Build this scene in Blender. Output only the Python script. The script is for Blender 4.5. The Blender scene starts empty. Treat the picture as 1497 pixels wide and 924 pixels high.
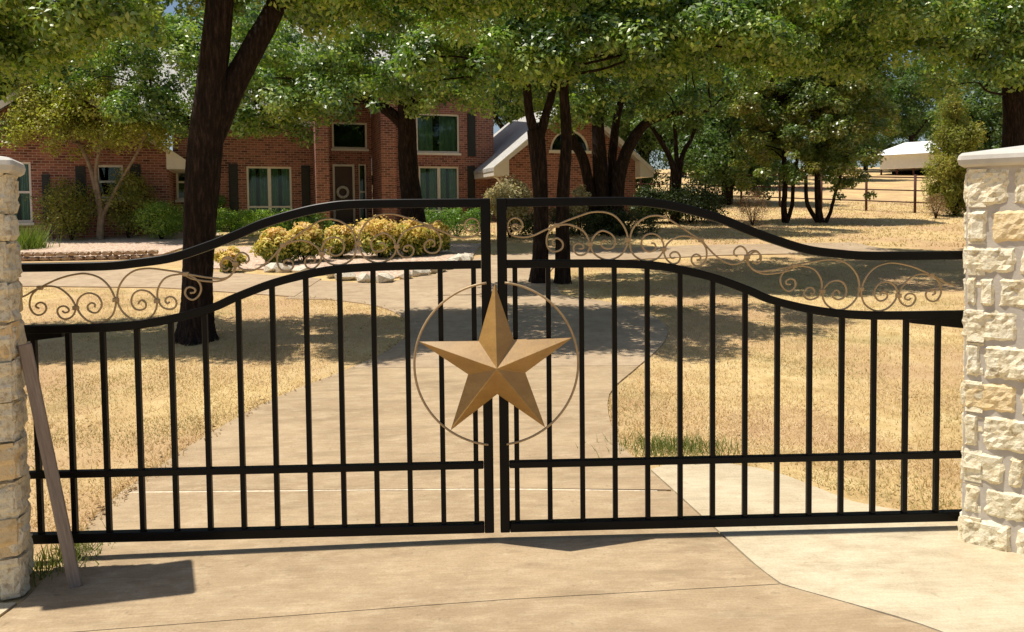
import bpy, math, random
import numpy as np
from mathutils import Matrix, Vector

# ------------------------------------------------------------------ camera, sky, sun, exposure
SC = bpy.context.scene
COL = SC.collection
F, PX, PY, W, H = 1081.0, 748.5, 363.0, 1497, 924
PSI, PIT, RHO = .0326, .043, .0112
CAM = np.array([-.031, -3.82, 1.7116])
_f = np.array([math.sin(PSI)*math.cos(PIT), math.cos(PSI)*math.cos(PIT), -math.sin(PIT)])
_r0 = np.array([math.cos(PSI), -math.sin(PSI), 0.0]); _u0 = np.cross(_r0, _f)
_r = _r0*math.cos(RHO)-_u0*math.sin(RHO); _u = _u0*math.cos(RHO)+_r0*math.sin(RHO)
cd = bpy.data.cameras.new('camera'); cam = bpy.data.objects.new('camera', cd); COL.objects.link(cam)
cd.sensor_width = 36; cd.lens = F/W*36; cd.shift_y = -(H/2-PY)/W; cd.clip_start = .05; cd.clip_end = 2000
M = Matrix.Identity(4)
for i in range(3):
    M[i][0], M[i][1], M[i][2], M[i][3] = _r[i], _u[i], -_f[i], CAM[i]
cam.matrix_world = M
SC.camera = cam

SUN_EL = math.radians(69)
SUN_AZ = math.radians(1.5)           # the sun stands to the left, almost in the plane of the gate
sdir = np.array([-math.cos(SUN_EL)*math.cos(SUN_AZ), math.cos(SUN_EL)*math.sin(SUN_AZ), math.sin(SUN_EL)])
world = bpy.data.worlds.new('World'); SC.world = world; world.use_nodes = True
wn = world.node_tree.nodes; wl = world.node_tree.links
sky = wn.new('ShaderNodeTexSky'); sky.sky_type = 'NISHITA'; sky.sun_disc = False
sky.sun_elevation = SUN_EL; sky.sun_rotation = math.atan2(sdir[0], sdir[1])
sky.air_density = 1.0; sky.dust_density = 1.5; sky.ozone_density = 1.0
bg = wn['Background']; bg.inputs['Strength'].default_value = .085
wl.new(sky.outputs[0], bg.inputs[0])
ld = bpy.data.lights.new('sun', 'SUN'); ld.energy = 5.0; ld.angle = math.radians(.53); ld.color = (1, .93, .82)
sun = bpy.data.objects.new('sun', ld); COL.objects.link(sun)
sun.rotation_euler = Vector(-sdir).to_track_quat('-Z', 'Y').to_euler()
sun.location = (-10, 0, 25)
SC.view_settings.view_transform = 'Standard'; SC.view_settings.look = 'None'
SC.view_settings.exposure = .15; SC.view_settings.gamma = 1
SC.render.engine = 'CYCLES'
SC.cycles.max_bounces = 8; SC.cycles.diffuse_bounces = 3; SC.cycles.glossy_bounces = 3
SC.cycles.transparent_max_bounces = 8; SC.cycles.transmission_bounces = 4
SC.cycles.caustics_reflective = False; SC.cycles.caustics_refractive = False
SC.cycles.use_denoising = True

# ------------------------------------------------------------------ geometry of the place
def ray(px, py): return _r*(px-PX)/F-_u*(py-PY)/F+_f
def at(px, py, Y):
    d = ray(px, py); return CAM+d*((Y-CAM[1])/d[1])
def g(x, y):                          # height of the ground
    t = y-2.5
    z = .065*.5*(t+math.sqrt(t*t+4))-.0228
    if y > 22: z += .02*(y-22)
    if y > 110: z -= .085*(y-110)
    return z+.02*max(-3, min(x, 0))*math.exp(-(y/4)**2)
def ground(px, py):
    d = ray(px, py); t = 1.; dt = .05
    while t < 150:
        P = CAM+d*t
        if P[2] < g(P[0], P[1]):
            lo, hi = t-dt, t
            for _ in range(25):
                m = (lo+hi)/2; P = CAM+d*m
                if P[2] < g(P[0], P[1]): hi = m
                else: lo = m
            return P
        t += dt; dt = .02+.01*t
    return P
def dep(P): return float((np.asarray(P)-CAM) @ _f)
def ppm(P): return F/dep(P)           # pixels per metre at a point

# ------------------------------------------------------------------ helpers
R = random.Random(7)
NR = np.random.default_rng(11)
def tag(o, label=None, cat=None, group=None, kind=None):
    if label: o['label'] = label
    if cat: o['category'] = cat
    if group: o['group'] = group
    if kind: o['kind'] = kind
    return o
def empty(name, loc, rz=0):
    o = bpy.data.objects.new(name, None); COL.objects.link(o)
    o.location = [float(v) for v in loc]; o.rotation_euler = (0, 0, rz); o.empty_display_size = .1
    return o
def obj(name, verts, faces, mat, parent=None, smooth=False, origin=None):
    me = bpy.data.meshes.new(name)
    v = np.asarray(verts, float).reshape(-1, 3)
    if origin is not None: v = v-np.asarray(origin, float)
    me.from_pydata(v.tolist(), [], [list(map(int, f)) for f in faces]); me.update()
    if smooth: me.polygons.foreach_set('use_smooth', [True]*len(me.polygons))
    if mat: me.materials.append(mat)
    o = bpy.data.objects.new(name, me); COL.objects.link(o)
    if parent is not None: o.parent = parent
    return o
def share(name, src, parent, loc=(0,0,0), rot=(0,0,0), scale=(1,1,1)):
    o = bpy.data.objects.new(name, src.data); COL.objects.link(o)
    o.parent = parent; o.location = [float(v) for v in loc]; o.rotation_euler = rot; o.scale = scale
    return o
class MB:
    def __init__(s): s.v = []; s.f = []
    def add(s, v, f):
        n = len(s.v); s.v += [tuple(map(float, p)) for p in v]; s.f += [[i+n for i in q] for q in f]; return s
    def box(s, x0, x1, y0, y1, z0, z1):
        return s.add([(x0,y0,z0),(x1,y0,z0),(x1,y1,z0),(x0,y1,z0),(x0,y0,z1),(x1,y0,z1),(x1,y1,z1),(x0,y1,z1)],
                     [(0,3,2,1),(4,5,6,7),(0,1,5,4),(1,2,6,5),(2,3,7,6),(3,0,4,7)])
    def cbox(s, x0, x1, y0, y1, z0, z1, c=.004):   # box with chamfered edges
        a = [(x0,y0,z0),(x1,y0,z0),(x1,y1,z0),(x0,y1,z0),(x0,y0,z1),(x1,y0,z1),(x1,y1,z1),(x0,y1,z1)]
        m = np.array([(x0+x1)/2,(y0+y1)/2,(z0+z1)/2]); v = []; idx = {}
        for i, p in enumerate(a):
            for ax in range(3):
                q = [p[k]-c*np.sign(p[k]-m[k]) if k != ax else p[k] for k in range(3)]
                idx[i, ax] = len(v); v.append(q)
        f = []
        for ax, fs in ((2, ((0,3,2,1),(4,5,6,7))), (1, ((0,1,5,4),(2,3,7,6))), (0, ((1,2,6,5),(3,0,4,7)))):
            for q in fs: f.append([idx[i, ax] for i in q])
        E = [((0,1),1,2),((2,3),1,2),((4,5),1,2),((6,7),1,2),((1,2),0,2),((3,0),0,2),((5,6),0,2),((7,4),0,2),((0,4),0,1),((1,5),0,1),((2,6),0,1),((3,7),0,1)]
        for (i, j), a1, a2 in E: f.append([idx[i,a1], idx[j,a1], idx[j,a2], idx[i,a2]])
        for i in range(8): f.append([idx[i,0], idx[i,1], idx[i,2]])
        return s.add(v, f)
    def tube(s, pts, rad, n=8, caps=True):
        v, f = tube(pts, rad, n, caps); return s.add(v, f)
    def prism(s, poly, y0, y1):        # polygon in x,z swept along y
        n = len(poly)
        return s.add([(x,y0,z) for x,z in poly]+[(x,y1,z) for x,z in poly],
                     [list(range(n)), list(range(2*n-1, n-1, -1))]+[[i, i+n, (i+1)%n+n, (i+1)%n] for i in range(n)])
    def build(s, name, mat, parent=None, smooth=False, origin=None): return obj(name, s.v, s.f, mat, parent, smooth, origin)
def tube(pts, rad, n=8, caps=True):
    P = np.asarray(pts, float); m = len(P); rad = np.broadcast_to(np.asarray(rad, float), (m,))
    T = np.gradient(P, axis=0); T /= np.linalg.norm(T, axis=1)[:, None]+1e-12
    a = np.array([0, 0, 1.]) if abs(T[0][2]) < .9 else np.array([1., 0, 0])
    N = np.cross(T[0], a); N /= np.linalg.norm(N); v = []
    for i in range(m):
        N = N-T[i]*(N@T[i]); N /= np.linalg.norm(N)+1e-12; B = np.cross(T[i], N)
        for k in range(n):
            t = 2*math.pi*k/n; v.append(P[i]+rad[i]*(math.cos(t)*N+math.sin(t)*B))
    f = [[i*n+k, i*n+(k+1)%n, (i+1)*n+(k+1)%n, (i+1)*n+k] for i in range(m-1) for k in range(n)]
    if caps: f += [list(range(n))[::-1], list(range((m-1)*n, m*n))]
    return v, f
def crom(pts, k=6):
    P = np.asarray(pts, float); P = np.vstack([2*P[0]-P[1], P, 2*P[-1]-P[-2]]); out = []
    for i in range(1, len(P)-2):
        p0, p1, p2, p3 = P[i-1:i+3]
        for t in np.linspace(0, 1, k, endpoint=False):
            out.append(.5*(2*p1+(p2-p0)*t+(2*p0-5*p1+4*p2-p3)*t*t+(3*p1-p0-3*p2+p3)*t**3))
    out.append(P[-2]); return np.array(out)

# ------------------------------------------------------------------ materials
MATS = {}
class NT:
    def __init__(s, name):
        s.m = bpy.data.materials.new(name); s.m.use_nodes = True; s.t = s.m.node_tree; s.b = s.t.nodes['Principled BSDF']
        s.out = s.t.nodes['Material Output']; MATS[name] = s.m
    def n(s, typ, **kw):
        x = s.t.nodes.new('ShaderNode'+typ)
        for k, v in kw.items():
            if k in x.inputs: x.inputs[k].default_value = v
            else: setattr(x, k, v)
        return x
    def l(s, a, b): s.t.links.new(a, b)
    def coord(s, kind='Object'): return s.n('TexCoord').outputs[kind]
    def noise(s, scale, detail=6, vec=None, rough=.6, sx=None):
        x = s.n('TexNoise'); x.inputs['Scale'].default_value = scale; x.inputs['Detail'].default_value = detail; x.inputs['Roughness'].default_value = rough
        v = vec or s.coord()
        if sx:
            mp = s.n('Mapping'); mp.inputs['Scale'].default_value = sx; s.l(v, mp.inputs[0]); v = mp.outputs[0]
        s.l(v, x.inputs['Vector']); return x.outputs['Fac']
    def ramp(s, fac, stops):
        x = s.n('ValToRGB'); e = x.color_ramp.elements
        while len(e) < len(stops): e.new(.5)
        for q, (p, c) in zip(e, stops):
            q.position = p; q.color = (*c, 1) if len(c) == 3 else c
        s.l(fac, x.inputs[0]); return x.outputs[0]
    def mix(s, fac, a, b, mode='MIX'):
        x = s.n('Mix', data_type='RGBA', blend_type=mode)
        for val, i in ((fac, 0), (a, 6), (b, 7)):
            if hasattr(val, 'is_linked'): s.l(val, x.inputs[i])
            else: x.inputs[i].default_value = val if i == 0 else (*val, 1)
        return x.outputs[2]
    def bump(s, fac, strength=.3, dist=.01, prev=None):
        x = s.n('Bump'); x.inputs['Strength'].default_value = strength; x.inputs['Distance'].default_value = dist
        s.l(fac, x.inputs['Height'])
        if prev is not None: s.l(prev, x.inputs['Normal'])
        return x.outputs[0]
    def fin(s, col=None, rough=None, bump=None, spec=None, metal=None):
        for val, k in ((col, 'Base Color'), (rough, 'Roughness'), (bump, 'Normal'), (spec, 'Specular IOR Level'), (metal, 'Metallic')):
            if val is None: continue
            if hasattr(val, 'is_linked'): s.l(val, s.b.inputs[k])
            else: s.b.inputs[k].default_value = (*val, 1) if isinstance(val, tuple) else val
        return s.m
def simple(name, c, rough=.6, spec=.4, metal=0, var=.15, scale=6, bump=.1):
    k = NT(name); f = k.noise(scale)
    lo = tuple(max(0, x*(1-var)) for x in c); hi = tuple(min(1, x*(1+var)) for x in c)
    return k.fin(k.ramp(f, [(.3, lo), (.7, hi)]), rough, k.bump(k.noise(scale*8), bump, .004), spec, metal)

def m_concrete(name, a, b, stain, streak=(1, 1, 1)):
    k = NT(name); co = k.coord()
    big = k.noise(.8, 9, co, .66, streak); mid = k.noise(5, 9, co, .7, streak); fine = k.noise(90, 4, co, .7); st = k.noise(2.2, 7, co, .62, (.6, 3.0, 1))
    c = k.ramp(big, [(.33, a), (.62, b)])
    c = k.mix(k.ramp(mid, [(.46, (0,0,0)), (.68, (.75,.75,.75))]), c, stain)
    c = k.mix(k.ramp(st, [(.52, (0,0,0)), (.70, (.55,.55,.55))]), c, tuple(x*.72 for x in a))
    spots = k.noise(22, 3, co, .5)
    c = k.mix(k.ramp(spots, [(.66, (0,0,0)), (.74, (.4,.4,.4))]), c, tuple(x*.6 for x in a))
    c = k.mix(.45, c, k.ramp(fine, [(.3, (.42,.42,.42)), (.7, (.72,.72,.72))]), 'OVERLAY')
    broom = k.noise(5, 4, co, .6, (1.2, 16, 1)); c = k.mix(.3, c, k.ramp(broom, [(.3, (.38,.38,.38)), (.7, (.66,.66,.66))]), 'OVERLAY')
    return k.fin(c, .85, k.bump(mid, .3, .006, k.bump(fine, .4, .002)), .25)
concrete = m_concrete('tan_concrete', (.295,.212,.125), (.405,.30,.18), (.475,.368,.235), (1, 2.2, 1))
concrete_pale = m_concrete('pale_concrete', (.45,.375,.25), (.56,.48,.335), (.41,.32,.205), (1, 1.6, 1))
concrete_far = m_concrete('drive_concrete', (.36,.265,.17), (.45,.345,.225), (.29,.21,.13))
joint_m = simple('joint_filler', (.62,.52,.38), .9, .2, 0, .3, 20)
dark_joint = simple('dark_joint', (.24,.175,.11), .95, .1, 0, .3, 20)

def m_lawn():
    k = NT('lawn'); co = k.coord('Generated') if False else k.coord()
    big = k.noise(.45, 6, co); mid = k.noise(3.2, 8, co, .65); fine = k.noise(45, 6, co, .75)
    c = k.ramp(mid, [(.3, (.47,.325,.135)), (.5, (.64,.47,.22)), (.72, (.74,.59,.31))])
    c = k.mix(k.ramp(big, [(.40, (0,0,0)), (.62, (.8,.8,.8))]), c, (.50,.32,.18))
    c = k.mix(k.ramp(k.noise(1.1, 5, co), [(.56, (0,0,0)), (.70, (.6,.6,.6))]), c, (.36,.29,.12))
    c = k.mix(.5, c, k.ramp(fine, [(.3, (.3,.3,.3)), (.7, (.72,.72,.72))]), 'OVERLAY')
    return k.fin(c, .95, k.bump(fine, .7, .03), .1)
lawn_m = m_lawn()
def m_leaf(name, cols, trans=.35, rough=.42, spec=.5, tcol=None):
    k = NT(name); a = k.n('Attribute', attribute_name='rnd')
    st = [(i/(len(cols)-1), c) for i, c in enumerate(cols)]
    c = k.ramp(a.outputs['Fac'], st); k.fin(c, rough, None, spec)
    t = k.n('BsdfTranslucent'); mx = k.n('MixShader'); mx.inputs[0].default_value = trans
    tc = k.mix(1.0, c, tcol or (1.2, 1.5, .5), 'MULTIPLY')
    k.l(tc, t.inputs[0]); k.l(k.b.outputs[0], mx.inputs[1]); k.l(t.outputs[0], mx.inputs[2]); k.l(mx.outputs[0], k.out.inputs[0])
    return k.m
leaf_oak = m_leaf('oak_leaves', [(.05,.105,.021), (.145,.25,.045), (.255,.375,.065), (.42,.49,.09), (.19,.28,.085)], .3, .42, 1.0)
leaf_back = m_leaf('background_leaves', [(.075,.13,.035), (.11,.175,.05), (.17,.225,.07)], .4)
leaf_crepe = m_leaf('crepe_leaves', [(.31,.33,.06), (.42,.41,.08), (.48,.43,.095), (.32,.27,.085)], .45)
leaf_holly = m_leaf('holly_leaves', [(.10,.16,.04), (.16,.22,.055), (.24,.275,.075), (.30,.26,.08)], .42, .32, .7)
leaf_cedar = m_leaf('cedar_leaves', [(.22,.24,.055), (.31,.30,.065), (.38,.32,.085)], .38, .6, .3)
leaf_hedge = m_leaf('hedge_leaves', [(.10,.19,.035), (.15,.27,.05), (.22,.34,.07)], .4)
leaf_bright = m_leaf('bright_shrub_leaves', [(.17,.29,.045), (.27,.39,.065), (.36,.44,.085)], .4)
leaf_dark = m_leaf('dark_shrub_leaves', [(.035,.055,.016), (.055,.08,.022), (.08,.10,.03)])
leaf_olive = m_leaf('olive_shrub_leaves', [(.17,.20,.04), (.27,.27,.055), (.36,.32,.08)], .42)
leaf_yellow = m_leaf('nandina_leaves', [(.13,.19,.035), (.33,.36,.06), (.68,.60,.13), (.84,.73,.23), (.85,.62,.27)], .4, .5, .3, (1.1,1.0,.7))
leaf_pale = m_leaf('pale_flower_leaves', [(.50,.44,.24), (.60,.54,.33), (.36,.36,.15), (.62,.45,.18)], .3, .6, .2, (1,1,.9))
leaf_brown = m_leaf('dry_shrub_leaves', [(.28,.17,.085), (.38,.24,.13), (.2,.13,.06)], .2, .8, .1, (1,1,.9))
blade_dry = m_leaf('dry_blades', [(.44,.38,.17), (.62,.47,.24), (.72,.56,.31), (.79,.65,.40), (.64,.46,.29)], .3, .8, .15, (1,1,.8))
blade_green = m_leaf('green_blades', [(.13,.18,.045), (.20,.23,.07), (.30,.27,.10)], .25, .6, .2)

def m_bark():
    k = NT('bark'); co = k.coord(); a = k.noise(9, 8, co, .7, (3, 3, .5)); b = k.noise(40, 4, co, .7, (1.5, 1.5, .5))
    c = k.ramp(a, [(.3, (.007,.0045,.003)), (.5, (.021,.013,.009)), (.68, (.066,.043,.031))])
    return k.fin(c, .92, k.bump(a, 1, .04, k.bump(b, .6, .01)), .15)
bark = m_bark()
bark_pale = simple('pale_bark', (.25,.185,.125), .85, .2, 0, .35, 9, .4)

def m_brick():
    k = NT('red_brick'); sx = k.n('SeparateXYZ'); k.l(k.coord(), sx.inputs[0])
    ad = k.n('Math', operation='ADD'); k.l(sx.outputs[0], ad.inputs[0]); k.l(sx.outputs[1], ad.inputs[1])
    cb = k.n('CombineXYZ'); k.l(ad.outputs[0], cb.inputs[0]); k.l(sx.outputs[2], cb.inputs[1])
    br = k.n('TexBrick'); k.l(cb.outputs[0], br.inputs['Vector'])
    for key, v in (('Scale', 1.0), ('Mortar Size', .009), ('Mortar Smooth', .2), ('Bias', 0.0), ('Brick Width', .23), ('Row Height', .085)): br.inputs[key].default_value = v
    br.inputs['Color1'].default_value = (.34,.13,.092,1); br.inputs['Color2'].default_value = (.10,.033,.028,1); br.inputs['Mortar'].default_value = (.42,.32,.26,1)
    br.offset = .5
    nz = k.noise(3.5, 6); fine = k.noise(14, 4)
    c = k.mix(k.ramp(nz, [(.45, (0,0,0)), (.7, (.6,.6,.6))]), br.outputs['Color'], (.38,.18,.125))
    c = k.mix(k.ramp(fine, [(.55, (0,0,0)), (.8, (.45,.45,.45))]), c, (.16,.07,.055))
    return k.fin(c, .9, k.bump(br.outputs['Fac'], -.5, .01), .2)
brick = m_brick()
trim = simple('white_trim', (.72,.68,.60), .5, .4, 0, .06, 5, .03)
shutter_m = simple('black_shutter', (.018,.02,.02), .55, .4, 0, .2, 5, .03)
door_m = simple('dark_red_door', (.055,.02,.016), .4, .5, 0, .2, 5, .03)
dark_in = simple('dark_interior', (.012,.014,.013), .9, .1)
curtain_m = simple('curtain', (.36,.45,.39), .8, .2, 0, .12, 5, .03)
def m_shingle(name, a, b):
    k = NT(name); co = k.coord(); br = k.noise(5, 6, co, .7); s2 = k.noise(30, 3, co, .6, (1, 4, 4))
    return k.fin(k.mix(.5, k.ramp(br, [(.3, a), (.7, b)]), k.ramp(s2, [(.3, (.35,.35,.35)), (.7, (.65,.65,.65))]), 'OVERLAY'), .9, k.bump(s2, .5, .02), .2)
roof_m = m_shingle('grey_shingles', (.38,.37,.35), (.54,.53,.50))
def m_glass():
    k = NT('window_glass'); t = k.n('BsdfTransparent'); t.inputs[0].default_value = (.72,.84,.78,1)
    gl = k.n('BsdfGlossy'); gl.inputs['Roughness'].default_value = .03; gl.inputs[0].default_value = (.9,.95,.95,1)
    fr = k.n('Fresnel'); fr.inputs[0].default_value = 1.5; mx = k.n('MixShader')
    k.l(fr.outputs[0], mx.inputs[0]); k.l(t.outputs[0], mx.inputs[1]); k.l(gl.outputs[0], mx.inputs[2]); k.l(mx.outputs[0], k.out.inputs[0])
    return k.m
glass_m = m_glass()
def m_stone(name, cols, tint):
    k = NT(name); oi = k.n('ObjectInfo'); co = k.coord(); ad = k.n('VectorMath', operation='ADD'); k.l(co, ad.inputs[0])
    cx = k.n('CombineXYZ'); ml = k.n('Math', operation='MULTIPLY'); ml.inputs[1].default_value = 37; k.l(oi.outputs['Random'], ml.inputs[0])
    k.l(ml.outputs[0], cx.inputs[0]); k.l(ml.outputs[0], cx.inputs[2]); k.l(cx.outputs[0], ad.inputs[1]); v = ad.outputs[0]
    a = k.noise(9, 8, v, .7); b = k.noise(38, 5, v, .7); c3 = k.noise(130, 3, v, .7)
    c = k.ramp(a, [(.28, cols[0]), (.5, cols[1]), (.72, cols[2])])
    c = k.mix(k.ramp(b, [(.50, (0,0,0)), (.64, (.8,.8,.8))]), c, cols[3])
    c = k.mix(k.ramp(k.noise(20, 4, v, .6), [(.58, (0,0,0)), (.66, (.7,.7,.7))]), c, tuple(x*.62 for x in cols[3]))
    gt = k.n('Math', operation='GREATER_THAN'); gt.inputs[1].default_value = .89; k.l(oi.outputs['Random'], gt.inputs[0])
    g2 = k.n('Math', operation='MULTIPLY'); g2.inputs[1].default_value = .6; k.l(gt.outputs[0], g2.inputs[0])
    c = k.mix(g2.outputs[0], c, tint)
    return k.fin(c, .9, k.bump(b, .8, .012, k.bump(c3, .6, .004)), .2)
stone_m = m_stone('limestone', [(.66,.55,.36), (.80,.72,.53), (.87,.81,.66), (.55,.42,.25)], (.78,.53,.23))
stone_sunlit = m_stone('limestone_painted_sun', [(.80,.68,.44), (.90,.83,.62), (.94,.90,.75), (.60,.46,.25)], (.86,.62,.28))  # same limestone lightened: sunlight on the right pillar is put into the colour
mortar_m = simple('mortar', (.55,.50,.43), .95, .1, 0, .15, 12, .4)
cap_m = simple('cast_stone_cap', (.57,.545,.49), .8, .2, 0, .12, 7, .25)
rock_m = m_stone('bed_rock', [(.55,.48,.38), (.68,.62,.50), (.76,.71,.60), (.40,.33,.25)], (.55,.42,.28))
edging_m = m_stone('edging_stone', [(.30,.20,.13), (.42,.30,.20), (.52,.40,.28), (.22,.15,.10)], (.3,.2,.12))
def m_gravel():
    k = NT('bed_gravel'); co = k.coord(); v = k.n('TexVoronoi'); v.inputs['Scale'].default_value = 26; k.l(co, v.inputs['Vector'])
    hs = k.n('SeparateColor'); k.l(v.outputs['Color'], hs.inputs[0])
    c = k.ramp(hs.outputs[0], [(.1, (.38,.25,.17)), (.5, (.55,.40,.30)), (.85, (.66,.55,.43))])
    return k.fin(c, .95, k.bump(v.outputs['Distance'], -.8, .02), .1)
gravel_m = m_gravel()
black_m = simple('black_painted_steel', (.003,.003,.0034), .4, .16, 0, .25, 14, .05)
def m_gold(name, a, b, c2, metal, rough, spec=.5):
    k = NT(name); co = k.coord(); n1 = k.noise(5, 7, co, .7, (1, 1, 3)); n2 = k.noise(60, 4, co, .7, (3, 1, 1))
    c = k.ramp(n1, [(.3, a), (.55, b), (.75, c2)])
    c = k.mix(.3, c, k.ramp(n2, [(.3, (.35,.35,.35)), (.7, (.65,.65,.65))]), 'OVERLAY')
    return k.fin(c, k.ramp(n2, [(.2, (rough-.08,)*3), (.8, (rough+.1,)*3)]), k.bump(n2, .15, .002), spec, metal)
gold_m = m_gold('gold_star_paint', (.29,.155,.03), (.385,.215,.048), (.46,.275,.072), .0, .42, 1.0)
scroll_m = m_gold('bronze_scroll_paint', (.34,.24,.125), (.45,.325,.18), (.52,.39,.23), .2, .5)
def m_wood():
    k = NT('weathered_wood'); co = k.coord(); n1 = k.noise(14, 6, co, .7, (6, 6, .4)); n2 = k.noise(3, 5, co)
    c = k.ramp(n1, [(.25, (.17,.135,.11)), (.55, (.30,.245,.20)), (.8, (.44,.385,.33))])
    c = k.mix(k.ramp(n2, [(.4, (0,0,0)), (.8, (.6,.6,.6))]), c, (.32,.23,.17))
    return k.fin(c, .85, k.bump(n1, .6, .004), .2)
wood_m = m_wood()
pipe_m = simple('rusty_pipe', (.085,.035,.028), .8, .3, 0, .3, 8, .2)
white_metal = simple('white_sheet_metal', (.86,.86,.85), .5, .4, 0, .05, 3, .02)
lantern_m = simple('lantern_metal', (.03,.028,.026), .5, .5)
wreath_m = simple('wreath_twigs', (.75,.71,.64), .9, .2, 0, .4, 30, .5)

# ------------------------------------------------------------------ ground, drive, beds
def grid_sheet(xs, ys):
    v = [(x, y, g(x, y)) for y in ys for x in xs]; nx = len(xs)
    f = [[j*nx+i, j*nx+i+1, (j+1)*nx+i+1, (j+1)*nx+i] for j in range(len(ys)-1) for i in range(nx-1)]
    return v, f
xs = sorted(set([round(v, 3) for v in np.arange(-16, 20.01, .5)]+[-400,-250,-150,-100,-70,-50,-40,-30,-25,-20,25,30,40,50,70,100,150,250,400]))
ys = sorted(set([round(v, 3) for v in np.arange(-6, 30.01, .5)]+[-60,-30,-15,-10]+[32,35,38,42,46,50,55,60,66,72,80,90,100,110,130,180,260,420]))
v, f = grid_sheet(xs, ys)
lawn = obj('lawn', v, f, lawn_m, smooth=True); tag(lawn, 'dry tan lawn on both sides of the drive', 'lawn', kind='structure')

def sheet(name, left, right, mat, up, parent=None, nx=10, ny=None, kind=True, skirt=.06):
    """a slab between two edge lines that follows the ground"""
    def res(P, n):
        P = np.asarray(P, float); d = np.r_[0, np.cumsum(np.linalg.norm(np.diff(P, axis=0), axis=1))]
        t = np.linspace(0, d[-1], n); return np.c_[np.interp(t, d, P[:, 0]), np.interp(t, d, P[:, 1])]
    ln = max(np.linalg.norm(np.diff(np.asarray(left, float), axis=0), axis=1).sum(), np.linalg.norm(np.diff(np.asarray(right, float), axis=0), axis=1).sum())
    n = ny or max(3, int(ln/.25)); A = res(left, n); B = res(right, n); v = []
    for i in range(n):
        for j in range(nx+1):
            p = A[i]+(B[i]-A[i])*j/nx; v.append((p[0], p[1], g(p[0], p[1])+up))
    w = nx+1; f = [[i*w+j, i*w+j+1, (i+1)*w+j+1, (i+1)*w+j] for i in range(n-1) for j in range(nx)]
    rim = [j for j in range(w)]+[i*w+nx for i in range(1, n)]+[(n-1)*w+j for j in range(nx-1, -1, -1)]+[i*w for i in range(n-2, 0, -1)]
    o = len(v); v += [(v[k][0], v[k][1], v[k][2]-skirt) for k in rim]; m = len(rim)
    f += [[rim[i], o+i, o+(i+1)%m, rim[(i+1)%m]] for i in range(m)]
    ob = obj(name, v, f, mat, parent)
    if parent is None and kind: tag(ob, kind='structure')
    return ob
# main drive, split at its joints into slabs
drive = empty('driveway', (0, 0, 0)); tag(drive, 'tan concrete driveway running through the gate', 'driveway', kind='structure')
sheet('joint_bed', [(-2.3,-3.5),(-2.19,-.5),(-2.38,1.1)], [(2.2,-3.5),(1.2,-.5),(1.0,1.0)], dark_joint, .008, drive)
LEFT = crom([(-2.35,-3.6),(-2.2,-.62),(-2.2,-.30),(-2.33,.39),(-2.40,.79),(-2.36,1.31),(-2.28,2.03),(-2.03,3.02),(-1.58,3.94),(-1.2,4.9),(-1.1,6.2),(-1.75,7.7),(-3.2,8.75)], 10)
RIGHT = np.vstack([[(3.6,-3.6),(2.3,-1.55),(1.70,-.86),(1.47,-.68),(1.29,-.545),(1.245,-.40),(1.18,0),(1.10,.5)], crom([(1.02,.98),(.92,1.55),(.98,2.43),(1.13,3.07),(1.5,3.81),(2.1,5.05),(2.35,6.2),(2.05,7.5),(1.05,8.6)], 10)])
def cutline(line, y0, y1):
    L = [p for p in line if y0+.03 < p[1] < y1-.03]
    def interp(y):
        for a, b in zip(line, line[1:]):
            if (a[1]-y)*(b[1]-y) <= 0 and a[1] != b[1]: return a+(b-a)*(y-a[1])/(b[1]-a[1])
        return line[0] if y < line[0][1] else line[-1]
    return [interp(y0)]+L+[interp(y1)]
def slab(y0l, y1l, y0r, y1r, mat=concrete): return sheet('slab', cutline(LEFT, y0l, y1l), cutline(RIGHT, y0r, y1r), mat, .016, drive, 14)
slab(-3.5, -.730, -3.5, -.540)
slab(-.725, .905, -.535, .60)
slab(.935, 4.05, .63, 3.9)
slab(4.06, 8.6, 3.91, 8.4, concrete_far)
sheet('joint_filler', [(-2.40,.906),(-.7,.77),(.99,.601)], [(-2.40,.934),(-.7,.798),(.99,.629)], joint_m, .013, drive, 1, 20)
# the ring in front of the house
sheet('slab', [(-3.4,8.55),(-2.4,8.35),(-.6,8.3),(1.2,8.3)], [(-3.4,10.6),(-2.15,10.05),(-1.0,11.3),(1.2,11.3)], concrete_far, .012, drive, 12)
sheet('slab', [(-26,10.4),(-14,10.4),(-9,10.35),(-6,9.9),(-3.3,8.7)], [(-26,14.0),(-14,13.5),(-9,12.9),(-6,12.1),(-3.3,10.75)], concrete_far, .020, drive, 10)
sheet('slab', [(1.1,8.6),(1.0,10),(1.35,11.9),(3.0,13.0),(5.5,13.7),(10,14.0)], [(-.9,8.6),(-1.1,11.3),(-.2,14.0),(2.0,15.2),(5.5,16.0),(10,16.2)], concrete_far, .024, drive, 10)
# pale walk to the right
def flat_poly(name, pts, mat, up, parent=None, th=.05):
    n = len(pts); v = [(x, y, g(x, y)+up) for x, y in pts]+[(x, y, g(x, y)+up-th) for x, y in pts]
    return obj(name, v, [list(range(n))]+[[i, i+n, (i+1)%n+n, (i+1)%n] for i in range(n)], mat, parent)
jl = [p for p in cutline(RIGHT, -2.2, .985)]
walk = sheet('concrete_walk', [(p[0]+.012, p[1]) for p in jl], crom([(6.5,-2.2),(5.6,-.9),(3.4,-.25),(2.2,.30),(1.98,.62),(1.76,.96),(1.3,1.17)], 8), concrete_pale, .017, None, 16, 40)
tag(walk, 'pale concrete walk beside the right stone pillar', 'walk')
wl_ = sheet('concrete_walk', [(-6,-2.5),(-5,-1.2),(-3.2,-.4)], [(-2.365,-2.5),(-2.29,-1.2),(-2.215,-.42)], concrete_pale, .012)
tag(wl_, 'pale concrete strip in front of the left stone pillar', 'walk')
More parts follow.
